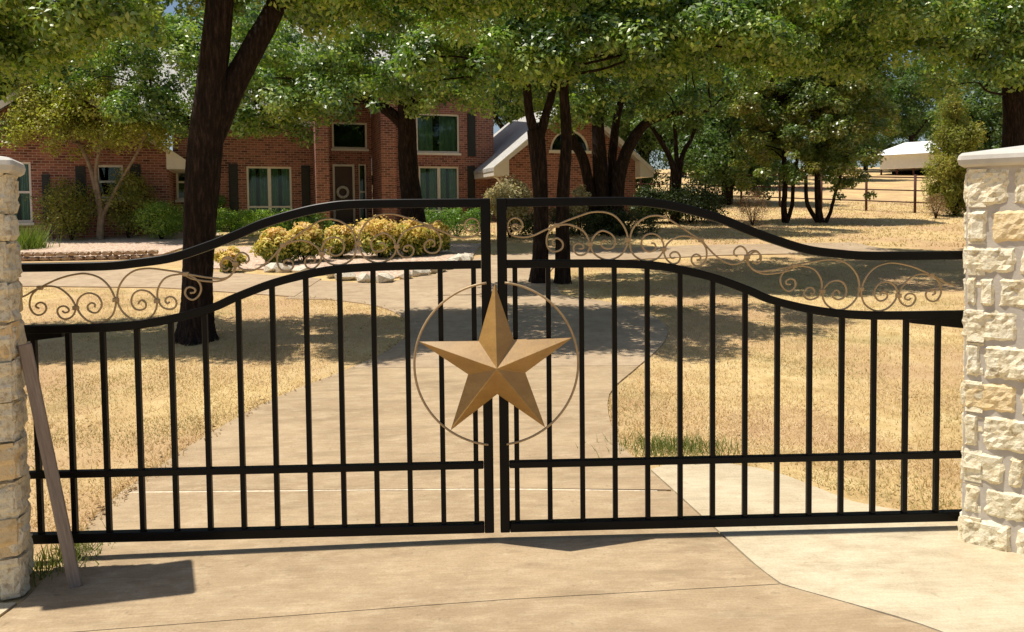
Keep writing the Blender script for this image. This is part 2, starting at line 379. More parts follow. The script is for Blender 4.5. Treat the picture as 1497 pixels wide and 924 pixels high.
# planted beds
bed = sheet('flower_bed', [(-6.6,12.6),(-4.8,12.2),(-3.3,11.35),(-2.15,10.35),(-1.2,11.5),(-.4,14.2)], [(-7.2,17.0),(-6,17.2),(-4.5,17.2),(-3.2,17.2),(-1.6,17.2),(-.2,17.2)], gravel_m, .03)
tag(bed, 'gravel bed of yellow shrubs in front of the house', 'flower bed')
bed2 = sheet('flower_bed', [(-26,14.9),(-11.2,14.5),(-9.3,14.7),(-8.3,15.2)], [(-26,22),(-11,22),(-9.5,22),(-8.8,21)], gravel_m, .05)
tag(bed2, 'mulched bed behind stone edging at the left of the house', 'flower bed')

# ------------------------------------------------------------------ leaves and trees
def leaf_mesh(name, C, N, size, mat, parent, aspect=.5, rnd=None, seed=0, kind='stuff', fold=.12):
    n = len(C); rg = np.random.default_rng(seed)
    N = N/(np.linalg.norm(N, axis=1)[:, None]+1e-9)
    a = rg.normal(size=(n, 3)); a -= N*(a*N).sum(1)[:, None]; a /= np.linalg.norm(a, axis=1)[:, None]+1e-9
    b = np.cross(N, a); L = (size*rg.uniform(.7, 1.3, n))[:, None]
    V = np.empty((n, 4, 3)); V[:, 0] = C-a*L*.5; V[:, 2] = C+a*L*.5
    V[:, 1] = C+b*L*aspect*.5+N*L*fold-a*L*.05; V[:, 3] = C-b*L*aspect*.5+N*L*fold-a*L*.05
    me = bpy.data.meshes.new(name)
    me.vertices.add(4*n); me.vertices.foreach_set('co', V.reshape(-1).astype(np.float32))
    me.loops.add(4*n); me.loops.foreach_set('vertex_index', np.arange(4*n, dtype=np.int32))
    me.polygons.add(n); me.polygons.foreach_set('loop_start', np.arange(0, 4*n, 4, dtype=np.int32))
    me.update(calc_edges=True)
    at_ = me.attributes.new('rnd', 'FLOAT', 'FACE')
    r = rg.uniform(0, 1, n) if rnd is None else np.clip(rnd+rg.normal(0, .22, n), 0, 1)
    at_.data.foreach_set('value', r.astype(np.float32)); me.materials.append(mat)
    o = bpy.data.objects.new(name, me); COL.objects.link(o)
    if parent is not None: o.parent = parent
    if kind: o['kind'] = kind
    return o
def sample_clumps(ells, n, rg, shell=.55, dome=False):
    vol = np.array([e[3]*e[4]*e[5]*(e[6] if len(e) > 6 else 1) for e in ells]); vol = vol/vol.sum()
    k = rg.choice(len(ells), n, p=vol); E = np.array([e[:6] for e in ells])[k]
    d = rg.normal(size=(n, 3)); d /= np.linalg.norm(d, axis=1)[:, None]
    if dome:
        d[:, 2] = np.where(d[:, 2] < -.12, -d[:, 2], d[:, 2]); E = E.copy(); E[:, 2] -= .4*E[:, 5]; E[:, 5] *= 1.45
    r = (shell+(1-shell)*rg.random(n))**.8 if shell else rg.random(n)**(1/3)
    return E[:, :3]+d*r[:, None]*E[:, 3:6], d
def crown(root, ells, nclump, per, cr, size, mat, seed, flat=.7, up=.5, shell=.45, aspect=.5, name='crown', cmin=None, hgrad=False, dome=False):
    rg = np.random.default_rng(seed); C, D = sample_clumps(ells, nclump, rg, shell, dome)
    if cmin is not None: C = C[C[:, 2] > cmin]; 
    n = len(C); R_ = cr*rg.uniform(.55, 1.35, n); cnt = np.maximum(3, (per*(R_/cr)**2).astype(int)); k = np.repeat(np.arange(n), cnt); m = len(k)
    d = rg.normal(size=(m, 3)); d /= np.linalg.norm(d, axis=1)[:, None]
    off = d*(R_[k]*rg.random(m)**.45)[:, None]; off[:, 2] *= flat; P = C[k]+off
    N = d*.9+np.array([0, 0, up])+rg.normal(size=(m, 3))*.5
    cl = rg.uniform(0, 1, n)
    if hgrad: cl = np.clip((C[:, 2]-C[:, 2].min())/(np.ptp(C[:, 2])+1e-6)*1.05+rg.normal(0, .12, n)-.05, 0, 1)
    org = np.array(root.location)
    o = leaf_mesh(name, P-org, N, size, mat, root, aspect, cl[k], seed+1)
    return C
def limbs(root, paths, mat, name='trunk', n=10):
    """each path: list of (x,y,z,r); first one is the trunk"""
    org = np.array(root.location); mb = MB()
    for p in paths:
        p = np.asarray(p, float); q = crom(p, 5); rr = np.maximum(q[:, 3], .004)
        jit = NR.normal(0, 1, (len(q), 3))*rr[:, None]*.06; jit[0] = 0
        if rr.max() > .14:
            q = crom(p, 14); rr = np.maximum(q[:, 3], .004); ns = 22; tv, tf = tube(q[:, :3]-org, rr, ns); tv = np.array(tv); ph = NR.uniform(0, 6.3, 4)
            c_ = np.repeat(q[:, :3]-org, ns, axis=0); ang = np.tile(np.arange(ns)*2*math.pi/ns, len(q)); zz = np.repeat(q[:, 2], ns)
            m_ = 1+.045*np.sin(ang*3+ph[0]+zz*1.3)+.03*np.sin(ang*7+ph[1]+zz*3.1)+.02*np.sin(ang*11+ph[2]-zz*5)+NR.normal(0, .012, len(ang))
            m_ += .16*np.exp(-(zz-q[0, 2])/.22)*np.sin(ang*5+ph[3])
            mb.add(c_+(tv-c_)*m_[:, None], tf)
        else: mb.tube(q[:, :3]-org+jit, rr, n)
    return mb.build(name, mat, root, True)
def twigs(root, C, anchors, mat, k, r0=.03, seed=0, name='branches', sag=.15):
    rg = np.random.default_rng(seed); org = np.array(root.location); mb = MB(); A = np.asarray(anchors, float)
    for c in C[rg.permutation(len(C))[:k]]:
        d = np.linalg.norm(A[:, :3]-c, axis=1)+np.maximum(0, A[:, 2]-c[2])*1.5; a = A[np.argmin(d)]
        m1 = a[:3]+(c-a[:3])*.35+rg.normal(0, .12, 3)+np.array([0, 0, sag]); m2 = a[:3]+(c-a[:3])*.7+rg.normal(0, .1, 3)+np.array([0, 0, sag*.7])
        q = crom(np.array([a[:3], m1, m2, c]), 4); mb.tube(q-org, np.linspace(min(a[3]*.6, r0*1.6), .006, len(q)), 5, False)
    return tag(mb.build(name, mat, root, True), kind='stuff')
def pxpath(pts, Y):                   # (px, py, radius in px[, dY]) on a vertical plane at Y
    out = []
    for q in pts:
        y = Y+(q[3] if len(q) > 3 else 0); P = at(q[0], q[1], y); out.append((P[0], P[1], P[2], q[2]/ppm(P)))
    return out
def tree(name, label, base, paths, ells, nclump, per, cr, size, lm, seed, bm=bark, tw=60, group='trees around the drive', hi_=.4, r0=.022, **kw):
    root = empty(name, (base[0], base[1], g(base[0], base[1])-.02)); tag(root, label, 'tree', group)
    ps = [list(p) for p in paths]
    limbs(root, ps, bm)
    C = crown(root, ells, nclump, per, cr, size, lm, seed, **{**dict(dome=True, shell=.72), **kw})
    anch = np.vstack([crom(np.asarray(p, float), 4)[2:] for p in ps]); hi = anch[:, 2].min()+hi_*(anch[:, 2].max()-anch[:, 2].min())
    if tw: twigs(root, C, anch[anch[:, 2] > hi], bm, tw, r0, seed+5)
    return root

# big forked oak at the left
b1 = ground(287, 497)
Y1 = float(b1[1])
trunk = [(b1[0], b1[1], b1[2]-.1, .33), (b1[0], b1[1], b1[2]+.12, .235)]+pxpath([(288,440,21.5),(289,380,21),(293,300,23),(300,220,24),(307,160,22,-.02),(312,100,20,-.05),(322,0,19,-.1),(330,-120,15,-.2),(322,-260,9,-.4)], Y1)
fork = pxpath([(297,250,12,.05),(314,190,18,.05),(338,130,18,.1),(372,65,16,.2),(402,10,14,.35),(440,-90,11,.7),(470,-200,7,1.0)], Y1)
lim3 = pxpath([(326,-60,12,-.1),(250,-110,9,-.2),(150,-130,6.5,-.2),(40,-120,4,-.1)], Y1)
lim4 = pxpath([(412,-10,11,.4),(500,-60,9,.3),(620,-70,6,.2),(730,-60,4,.1)], Y1)
z1 = b1[2]
E1 = [(-6.7,5.5,3.8,1.0,.7,.5,2.2), (-5.6,5.25,3.95,1.0,.6,.45,2.2), (-4.6,5.1,4.0,.8,.5,.4,2.0), (-6.4,5.9,4.6,2.2,1.2,.5,1.7), (-3.9,5.7,5.2,1.7,1.3,.6,1.3), (-2.9,6.2,4.7,1.3,1.2,.45,1.5), (-1.2,6.1,4.75,1.4,1.5,.45,2.2), (.4,5.9,4.95,1.3,1.5,.4,2.4), (1.7,6.4,5.2,1.3,1.0,.35,2.0), (-4.5,5.8,6.3,2.4,1.4,.7,.25), (-1.6,6,6.2,2.2,1.4,.7,.25)]
tree('oak_tree', 'large forked oak with thick dark trunk on the left lawn behind the gate', b1, [trunk, fork, lim3, lim4], E1, 600, 210, .33, .088, leaf_oak, 21, tw=60, hi_=.8, r0=.012)

# pair of slim oaks at the middle, behind the right leaf
b2 = ground(788, 414)
Y2 = float(b2[1])
t2 = [(b2[0], b2[1], b2[2]-.1, .24), (b2[0], b2[1], b2[2]+.1, .175)]+pxpath([(790,360,11.5),(790,290,11),(786,220,12),(783,190,12)], Y2)
t2a = pxpath([(784,200,10),(776,175,7),(771,136,6.5),(768,80,6),(750,0,5),(735,-80,4)], Y2)
t2b = pxpath([(788,200,9),(797,172,6.5),(806,140,6),(815,100,5),(835,30,4.5),(850,-60,3.5)], Y2)
E2 = [(1.0,9.8,5.5,1.7,1.3,.6,.8), (-.1,9.2,4.45,1.4,.9,.55,2.0), (1.9,9.1,4.5,1.5,.8,.55,2.0), (3.0,9.6,5.5,1.5,1.2,.5,1), (1.4,9.8,6.6,2.2,1.5,.8,.3)]
tree('oak_tree', 'slim oak whose trunk forks like a Y, just right of the gate centre', b2, [t2, t2a, t2b], E2, 260, 190, .38, .105, leaf_oak, 33, tw=60)
b3 = ground(823, 414)
t3 = [(b3[0], b3[1], b3[2]-.1, .2), (b3[0], b3[1], b3[2]+.1, .15)]+pxpath([(823,360,10.5),(823,290,9.5),(828,200,8),(824,130,7),(826,60,6.5),(850,-20,5.5),(890,-100,4)], Y2-.05)
t3b = pxpath([(826,90,5,0),(870,40,4,.2),(930,10,3,.4),(1000,-20,2.4,.4)], Y2)
E3 = [(3.9,9.3,4.9,1.6,1.0,.55,1.6), (5.8,9.9,5.4,1.8,1.4,.6,1.2), (4.4,10.6,4.9,2.1,1.2,.6,1.5), (7.6,10.4,5.4,1.6,1.4,.6,1.2), (5.5,10.2,6.8,2.6,1.6,.8,.25), (6.9,11.6,5.0,1.6,1.0,.5,1.2), (4.8,12.4,5.3,1.9,.8,.5,1.3), (2.8,11.3,5.2,1.4,.7,.45,1.2)]
tree('oak_tree', 'slim straight-trunked oak immediately right of the Y-shaped one', b3, [t3, t3b], E3, 380, 200, .38, .105, leaf_oak, 47, tw=60)

# oak in front of the house door
b4 = ground(606, 352)
Y4 = 17.2; b4 = np.array([at(606, 340, Y4)[0], Y4, g(-2.4, Y4)])
t4 = [(b4[0], b4[1], b4[2]-.1, .62), (b4[0], b4[1], b4[2]+.25, .42)]+pxpath([(602,290,15),(597,240,14),(595,200,13.5),(594,150,12),(600,80,10),(612,0,7)], Y4)
t4b = pxpath([(596,190,9),(570,165,8),(530,140,6),(480,110,4)], Y4); t4c = pxpath([(597,170,9),(640,130,7,-.3),(690,100,5,-.6),(740,80,3,-.8)], Y4)
E4 = [(-5.6,16.6,5.2,2.0,1.5,1.0,1.3), (-2.6,16.4,5.7,2.4,1.7,1.0,1.2), (-.4,15.8,5.5,1.9,1.4,1.1,1.3), (-3.9,17,7.4,3.2,2.2,1.2,.35), (-.6,16.6,7.2,2.4,2.0,1.2,.5), (-3.3,15.6,4.7,1.7,.9,.55,1.6), (-1.2,15.4,4.7,1.2,.8,.5,1.3), (.9,15.6,6.3,1.4,1.2,1.1,1.1)]
tree('oak_tree', 'stout dark oak standing in front of the house door', b4, [t4, t4b, t4c], E4, 330, 170, .46, .13, leaf_oak, 55, tw=50)

# leaning many-stemmed oak in front of the garage wing
Y5 = 20.0; b5 = np.array([at(882, 310, Y5)[0], Y5, g(3, Y5)])
gz = b5[2]
def stem(base, pts, Y):
    return [(at(base, 300, Y)[0], Y, g(at(base, 300, Y)[0], Y)-.1, .26)]+pxpath(pts, Y)
E5 = [(1.9,18.3,5.0,1.2,.8,.45,1.7), (3.1,18.3,4.75,1.0,.7,.4,1.7), (4.2,18.6,5.2,1.3,.8,.5,1.6), (5.8,18.8,5.0,1.0,.7,.45,1.6), (.9,19.3,6.6,1.5,1.3,1.2,1.2), (2.6,20,7.4,2.6,1.8,1.4), (5.2,19.6,6.9,2.2,1.7,1.3), (4.0,19.2,5.6,1.8,1.1,.6,1.4), (3.6,20,9.2,3.2,2.2,1.4,.7), (7.0,20,8.2,2.2,1.8,1.4), (6.2,19.6,5.9,1.5,1,.5,1.2)]
tree('oak_tree', 'many-stemmed dark oak with leaning limbs in front of the garage wing', b5,
     [stem(868, [(864,290,8),(853,235,7.5),(836,203,7),(822,170,6),(810,120,4)], Y5), stem(884, [(880,280,11),(876,220,10),(874,160,8),(880,90,6),(890,20,4)], Y5),
      stem(902, [(903,285,9.5),(910,240,9),(925,205,8),(948,178,6.5),(990,165,4.5),(1040,160,3)], Y5-.3), stem(895, [(893,280,7),(896,220,6.5),(905,160,5),(930,90,4),(950,30,3)], Y5+.3)],
     E5, 350, 160, .52, .15, leaf_oak, 61, tw=50)

# two oaks close to the house front, their trunks mostly hidden
Y8 = 19.0; x8 = float(at(297, 320, Y8)[0]); b8 = (x8, Y8, g(x8, Y8))
t8 = [(x8, Y8, b8[2]-.1, .3), (x8, Y8, b8[2]+.2, .22)]+pxpath([(297,300,9),(299,240,8),(296,180,7),(300,110,5),(310,30,3)], Y8)
t8b = pxpath([(298,210,5),(340,170,4),(390,140,3),(430,110,2)], Y8); t8c = pxpath([(297,200,5),(260,165,4),(220,140,3)], Y8)
def pe_(lst, Y):
    o = []
    for (cx, cy, rx, ry, dy, rd, w) in lst:
        P = at(cx, cy, Y+dy); k_ = ppm(P); o.append((P[0], P[1], P[2], rx/k_, rd, ry/k_, w))
    return o
tree('oak_tree', 'green oak by the house wall, its trunk hidden behind the big forked one', b8, [t8, t8b, t8c],
     pe_([(220,175,60,45,0,1.3,1.3), (270,120,80,55,.2,1.6,1), (380,130,85,60,0,1.6,1.2), (440,165,50,35,-.3,1.1,1.2), (330,60,110,45,.3,1.8,.7), (180,110,60,45,.2,1.4,1), (230,60,70,40,.2,1.5,.6), (130,60,60,40,.3,1.4,.8), (250,200,35,22,-.5,.8,1.2), (395,185,55,22,-.5,.9,1.2)], Y8), 260, 165, .46, .13, leaf_oak, 63, tw=50, up=.55)
Y9 = 20.5; x9 = float(at(4, 320, Y9)[0]); b9 = (x9, Y9, g(x9, Y9))
t9 = [(x9, Y9, b9[2]-.1, .34), (x9, Y9, b9[2]+.2, .26)]+pxpath([(4,300,10),(5,240,9),(4,190,9),(10,120,7),(20,40,4)], Y9)
t9b = pxpath([(4,200,6),(35,160,5),(80,120,3)], Y9)
tree('oak_tree', 'oak at the far left whose trunk shows above the left pillar', b9, [t9, t9b], pe_([(20,110,70,50,0,1.6,1), (90,90,70,45,.3,1.6,1), (-30,150,50,50,0,1.5,1), (60,30,110,45,.3,1.8,.6), (70,150,45,35,-.4,1.0,1.2), (25,185,45,28,-.5,.9,1.3), (110,120,50,35,-.3,1.1,1.1)], Y9), 270, 160, .46, .13, leaf_oak, 67, tw=40)

# small crepe myrtles
def crepe(label, px, base_y, stems, ells, nc, seed, lm=leaf_crepe, per=60, Y=None, size=.11, bm=bark_pale, group='crepe myrtles', cr=.36):
    b = ground(px, base_y) if Y is None else np.array([at(px, base_y, Y)[0], Y, g(at(px, base_y, Y)[0], Y)]); Yb = float(b[1])
    ps = []
    for s in stems:
        q = pxpath([p for p in s], Yb); ps.append([(b[0]+R.uniform(-.08,.08), b[1]+R.uniform(-.08,.08), b[2]-.1, q[0][3]*1.3)]+q)
    e2 = []
    for (cx, cy, rx, ry, dy, rd, w) in ells:
        P = at(cx, cy, Yb+dy); k = ppm(P); e2.append((P[0], P[1], P[2], rx/k, rd, ry/k, w))
    return tree('crepe_myrtle', label, b, ps, e2, nc, per, cr, size, lm, seed, bm, 40, group)
crepe('yellow-green crepe myrtle with pale twisted stems beside the left pillar', 148, 352,
      [[(146,310,3.6),(138,270,3.2),(130,240,2.8),(110,200,2.5),(80,150,1.6)], [(150,320,3.4),(163,290,2.7),(182,255,2.1),(205,215,2),(220,170,1.4)], [(147,300,3),(140,250,2.6),(150,200,2.2),(160,140,1.5)]],
      [(75,185,55,50,0,1.2,1), (140,160,60,45,0,1.3,1), (200,200,45,30,0,1.1,.9), (60,150,45,35,.3,1.1,.8), (130,215,60,25,-.5,.8,.6)], 330, 71, per=75, size=.10)
crepe('thin-stemmed small tree under the oaks, right of the garage wing', 988, 305,
      [[(988,280,5.5),(981,235,4),(962,200,3),(945,175,2)], [(990,280,5),(997,230,3.6),(1012,200,2.6),(1022,165,2)], [(989,260,4),(988,210,3),(985,165,2)]],
      [(975,180,50,22,0,1.3,1), (1010,150,45,30,0,1.3,1)], 160, 83, leaf_back, 70, Y=23.5, bm=bark)
# the clump of yaupon trees on the right lawn
crepe('bushy holly tree with several thin trunks, left one of the right-lawn clump', 1150, 326,
      [[(1146,300,4),(1148,265,3.5),(1145,220,3),(1140,150,2)], [(1158,300,2.8),(1160,265,2.5),(1170,210,2)]],
      [(1120,215,45,50,0,1.3,1), (1150,150,55,45,.3,1.4,1), (1110,255,35,30,-.3,.9,.7), (1160,100,60,40,.3,1.4,.8), (1090,150,40,45,.3,1.2,.8), (1140,55,55,30,.5,1.4,.7)], 230, 91, leaf_holly, 160, size=.13, bm=bark, group='small trees on the right lawn')
crepe('dense holly tree with thin dark trunks nearest the pipe fence, right lawn', 1200, 326,
      [[(1181,300,3),(1178,268,2.6),(1180,220,2)], [(1196,300,4.5),(1195,250,4),(1198,180,3),(1200,110,2)], [(1214,310,2.6),(1222,280,2.2),(1235,240,1.6)]],
      [(1230,230,45,45,0,1.4,1), (1190,180,55,50,0,1.4,1), (1225,140,55,45,.2,1.4,1), (1180,255,40,30,-.4,.9,.7), (1245,275,25,22,-.2,.7,.5), (1215,80,60,35,.4,1.4,.8), (1270,190,30,45,.2,1.1,.8)], 260, 97, leaf_holly, 160, size=.13, bm=bark, group='small trees on the right lawn')

# big oak at the far right, trunk behind the pillar
Y6 = 13.0; P6 = at(1482, 200, Y6); b6 = (P6[0], Y6, g(P6[0], Y6))
t6 = [(b6[0], Y6, b6[2]-.1, .42), (b6[0], Y6, b6[2]+.3, .33)]+pxpath([(1484,200,16),(1482,140,15),(1476,70,13),(1470,0,11)], Y6)
t6b = pxpath([(1480,110,9),(1440,85,8,-.2),(1390,70,6,-.3),(1320,40,4,-.3)], Y6); t6c = pxpath([(1478,80,8),(1430,20,7,.3),(1370,-40,5,.5)], Y6)
E6 = [(12.6,12.4,5.0,1.1,.9,.45,1.4), (9.9,12.4,5.3,1.9,1.2,.6,1.4), (8.0,12.2,5.7,1.9,1.4,.7,1.2), (11.8,12.5,5.9,2.0,1.4,.7,1), (9.6,13.2,7.2,2.8,2.0,1.0,.3), (13.3,13,5.6,1.6,1.4,.7,1), (7.0,13,5.1,1.4,1.1,.6,1.3), (10.6,12.0,4.6,1.0,.6,.35,1.2)]
tree('oak_tree', 'spreading dark oak overhanging the right stone pillar', b6, [t6, t6b, t6c], E6, 290, 190, .42, .115, leaf_oak, 103, tw=60)

# conical cedar by the pipe fence
b7 = ground(1397, 316); k7 = ppm(b7)
root = empty('cedar_tree', (b7[0], b7[1], b7[2]-.02)); tag(root, 'upright olive-green cedar right of the pipe fence', 'tree')
limbs(root, [[(b7[0], b7[1], b7[2]-.1, .14), (b7[0], b7[1], b7[2]+1, .11), (b7[0]-.05, b7[1], b7[2]+4.9, .02)]], bark)
EE = [(b7[0]+dx, b7[1], b7[2]+z, r, r*.9, .55) for z, r, dx in ((.5,.6,.1),(1.1,.8,-.35),(1.2,.75,.45),(1.9,.8,.5),(2.0,.85,-.4),(2.7,.8,.1),(3.2,.7,-.4),(3.3,.6,.45),(3.9,.6,-.05),(4.5,.45,-.2),(5.1,.3,-.05))]
crown(root, EE, 200, 130, .30, .14, leaf_cedar, 111, flat=1.5, up=.2, shell=.1, aspect=.28)

# trees behind the house and behind the field
def back_tree(label, x, y, h, rx, seed, lm=leaf_back, n=300, size=.34, low=.3, group='trees behind the field'):
    z = g(x, y); root = empty('background_tree', (x, y, z)); tag(root, label, 'tree', group); rg = random.Random(seed)
    limbs(root, [[(x, y, z-.3, .3), (x+.1, y, z+h*.3, .24), (x+rg.uniform(-.6,.6), y, z+h*.8, .06)], [(x, y, z+h*.25, .16), (x+rx*.4, y, z+h*.5, .1), (x+rx*.6, y, z+h*.65, .03)], [(x, y, z+h*.28, .16), (x-rx*.4, y, z+h*.5, .1), (x-rx*.6, y, z+h*.6, .03)]], bark, n=7)
    E = [(x+rg.uniform(-.45,.45)*rx, y+rg.uniform(-.3,.3)*rx, z+h*(low+(.92-low)*rg.random()), rx*rg.uniform(.4,.62), rx*.5, h*.16) for _ in range(9)]
    k_ = .55 if y < 47 else 1; crown(root, E, int(n*(1.5 if y < 47 else 1)), 80 if y < 47 else 70, .8*(.75 if y < 47 else 1), size*k_, lm, seed, shell=.35)
for i, (lab, px, Y, h, rx) in enumerate([
        ('tall tree behind the left end of the house, near the left pillar', 20, 42, 13, 5),
        ('rounded tree behind the house roof, above the left gable', 190, 44, 14, 5.5),
        ('rounded tree behind the house roof, left of the front door', 400, 46, 14, 6),
        ('tall tree behind the house, above the upper window', 640, 45, 14, 6),
        ('leafy tree behind the garage wing roof', 830, 44, 13, 5.5),
        ('leafy tree seen between the upper windows and the garage roof', 745, 41, 13, 5),
        ('leafy tree beyond the fence, left of and behind the hollies', 1062, 33, 8.5, 3.6),
        ('dense tree close behind the right end of the garage wing', 985, 36, 9, 4.2),
        ('low leafy tree filling the gap right of the garage wing', 940, 40, 9, 4.0),
        ('leafy tree beyond the field, seen between garage wing and hollies', 1040, 58, 12, 6.0),
        ('tree beyond the field, seen just right of the hollies', 1265, 95, 17, 8),
        ('dark tree beyond the field, above the cedar', 1395, 96, 18, 9),
        ('shrubby tree at the field edge, behind the brown dry shrub', 1085, 66, 9, 6),
        ('distant tree behind the left end of the field', 1000, 74, 14, 8),
        ('distant tree between the hollies and the white shed', 1235, 88, 13, 8),
        ('broad tree beyond the pipe fence, behind the holly clump', 1090, 48, 10.5, 5),
        ('broad tree beyond the field, left of the white shed', 1200, 62, 13, 6.5),
        ('dark tree rising directly behind the white shed', 1330, 84, 15, 7.5),
        ('dark tree beyond the field, right of the white shed', 1440, 66, 14, 6),
        ('tree beyond the field at the far right, behind the pillar cap', 1540, 50, 12, 5.5)]):
    back_tree(lab, float(at(px, 280, Y)[0]), Y, h, rx, 200+i*3, low=.06 if i > 5 else .35)

# ------------------------------------------------------------------ shrubs
def shrub(name, label, px, base_y, wpx, hpx, lm, seed, n=60, per=45, size=.07, cr=None, cat='shrub', group=None, Y=None, flat=.8, boxy=False, up=.5, aspect=.5, lift=0, hgrad=False):
    P = ground(px, base_y) if Y is None else at(px, base_y, Y)
    if Y is not None: P = np.array([P[0], Y, g(P[0], Y)])
    k = ppm(P); w = wpx/k/2; h = hpx/k
    root = empty(name, (P[0], P[1], P[2]-.01)); tag(root, label, cat, group)
    cr = cr or min(w, h)*.36
    mb = MB()
    for i in range(6):
        a = i*1.05+seed; q = [(P[0], P[1], P[2]-.05), (P[0]+math.cos(a)*w*.25, P[1]+math.sin(a)*w*.25, P[2]+h*.4), (P[0]+math.cos(a)*w*.6, P[1]+math.sin(a)*w*.6, P[2]+h*.8)]
        mb.tube(crom(np.array(q), 3)-np.array(root.location), np.linspace(.018, .005, 7), 5, False)
    mb.build('stems', bark, root, True)
    if boxy: E = [(P[0]+w*t, P[1]+d, P[2]+h*zz, w*.22, .3, h*.26) for t in (-.78,-.39,0,.39,.78) for d in (-.25,.25) for zz in (.3,.72)]
    else: E = [(P[0], P[1], P[2]+h*(.52+lift), w*.82, w*.8, h*.42*(1-lift))]
    crown(root, E, n, per, cr, size, lm, seed, flat=flat, up=up, shell=.5, aspect=aspect, hgrad=hgrad)
    return root
Gy = 'yellow shrubs in the gravel bed'
for i, (lab, px, by, w, h) in enumerate([
        ('small sparse yellow-green shrub at the left tip of the gravel bed', 335, 398, 42, 42),
        ('yellow-orange shrub, leftmost of the full ones in the gravel bed', 402, 388, 58, 54),
        ('yellow shrub with green base, second full one from the left in the bed', 446, 384, 60, 58),
        ('low yellow shrub in the middle of the gravel bed row', 498, 378, 52, 50),
        ('largest orange-yellow shrub in the gravel bed', 556, 378, 76, 62),
        ('orange-yellow shrub right of the largest one in the gravel bed', 606, 375, 62, 56),
        ('yellow shrub at the right end of the gravel bed row', 640, 372, 40, 50)]):
    shrub('nandina_shrub', lab, px, by, w, h, leaf_yellow, 300+i, 64 if i else 22, 46, .125, cat='shrub', group=Gy, aspect=.42, hgrad=True)
shrub('hedge', 'clipped green hedge under the double window, right of the big trunk', 340, 346, 50, 40, leaf_bright, 320, 110, 45, .06, boxy=True, cat='hedge', cr=.17)
shrub('hedge', 'low rounded hedge below the double window', 392, 342, 60, 36, leaf_bright, 321, 110, 45, .06, boxy=True, cat='hedge', cr=.17)
shrub('hedge', 'green hedge left of the front door steps', 440, 345, 90, 38, leaf_hedge, 322, 130, 45, .06, boxy=True, cat='hedge', cr=.17)
shrub('hedge', 'clipped green hedge behind the gate centre, under the house windows', 668, 346, 96, 42, leaf_hedge, 323, 150, 45, .06, boxy=True, cat='hedge', cr=.17)
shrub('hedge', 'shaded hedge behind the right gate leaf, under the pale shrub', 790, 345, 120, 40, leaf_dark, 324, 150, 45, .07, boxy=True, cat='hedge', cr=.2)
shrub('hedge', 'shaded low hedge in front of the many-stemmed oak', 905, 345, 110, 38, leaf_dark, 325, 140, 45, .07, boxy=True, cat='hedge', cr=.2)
shrub('round_shrub', 'bright green rounded shrub left of the big forked trunk', 236, 352, 76, 60, leaf_bright, 330, 110, 45, .07)
shrub('round_shrub', 'dark olive shrub under the crepe myrtle, left side', 105, 353, 96, 92, leaf_olive, 331, 120, 42, .08)
shrub('round_shrub', 'dark olive shrub under the window, right of the crepe myrtle stems', 188, 350, 84, 104, leaf_olive, 332, 130, 42, .08)
shrub('round_shrub', 'small leafy green shrub by the left window, behind the clipped hedge', 322, 338, 30, 56, leaf_hedge, 333, 50, 40, .08)
shrub('flowering_shrub', 'pale cream round shrub rising above the gate centre', 745, 350, 72, 86, leaf_pale, 334, 170, 55, .09, Y=18.9, lift=.12)
shrub('flowering_shrub', 'small pale shrub between the trunks, right of the gate centre', 847, 345, 30, 70, leaf_pale, 335, 60, 45, .08, Y=19.2, lift=.2)
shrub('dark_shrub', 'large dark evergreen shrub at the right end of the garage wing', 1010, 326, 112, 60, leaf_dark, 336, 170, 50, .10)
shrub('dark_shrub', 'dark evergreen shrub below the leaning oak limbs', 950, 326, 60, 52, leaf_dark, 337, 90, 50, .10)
shrub('dry_shrub', 'brown dry twiggy shrub left of the holly clump', 1100, 330, 60, 56, leaf_brown, 338, 80, 40, .06, aspect=.25)
shrub('dry_shrub', 'small tan dry shrub at the foot of the cedar', 1368, 320, 36, 40, leaf_brown, 339, 50, 35, .06, aspect=.25)

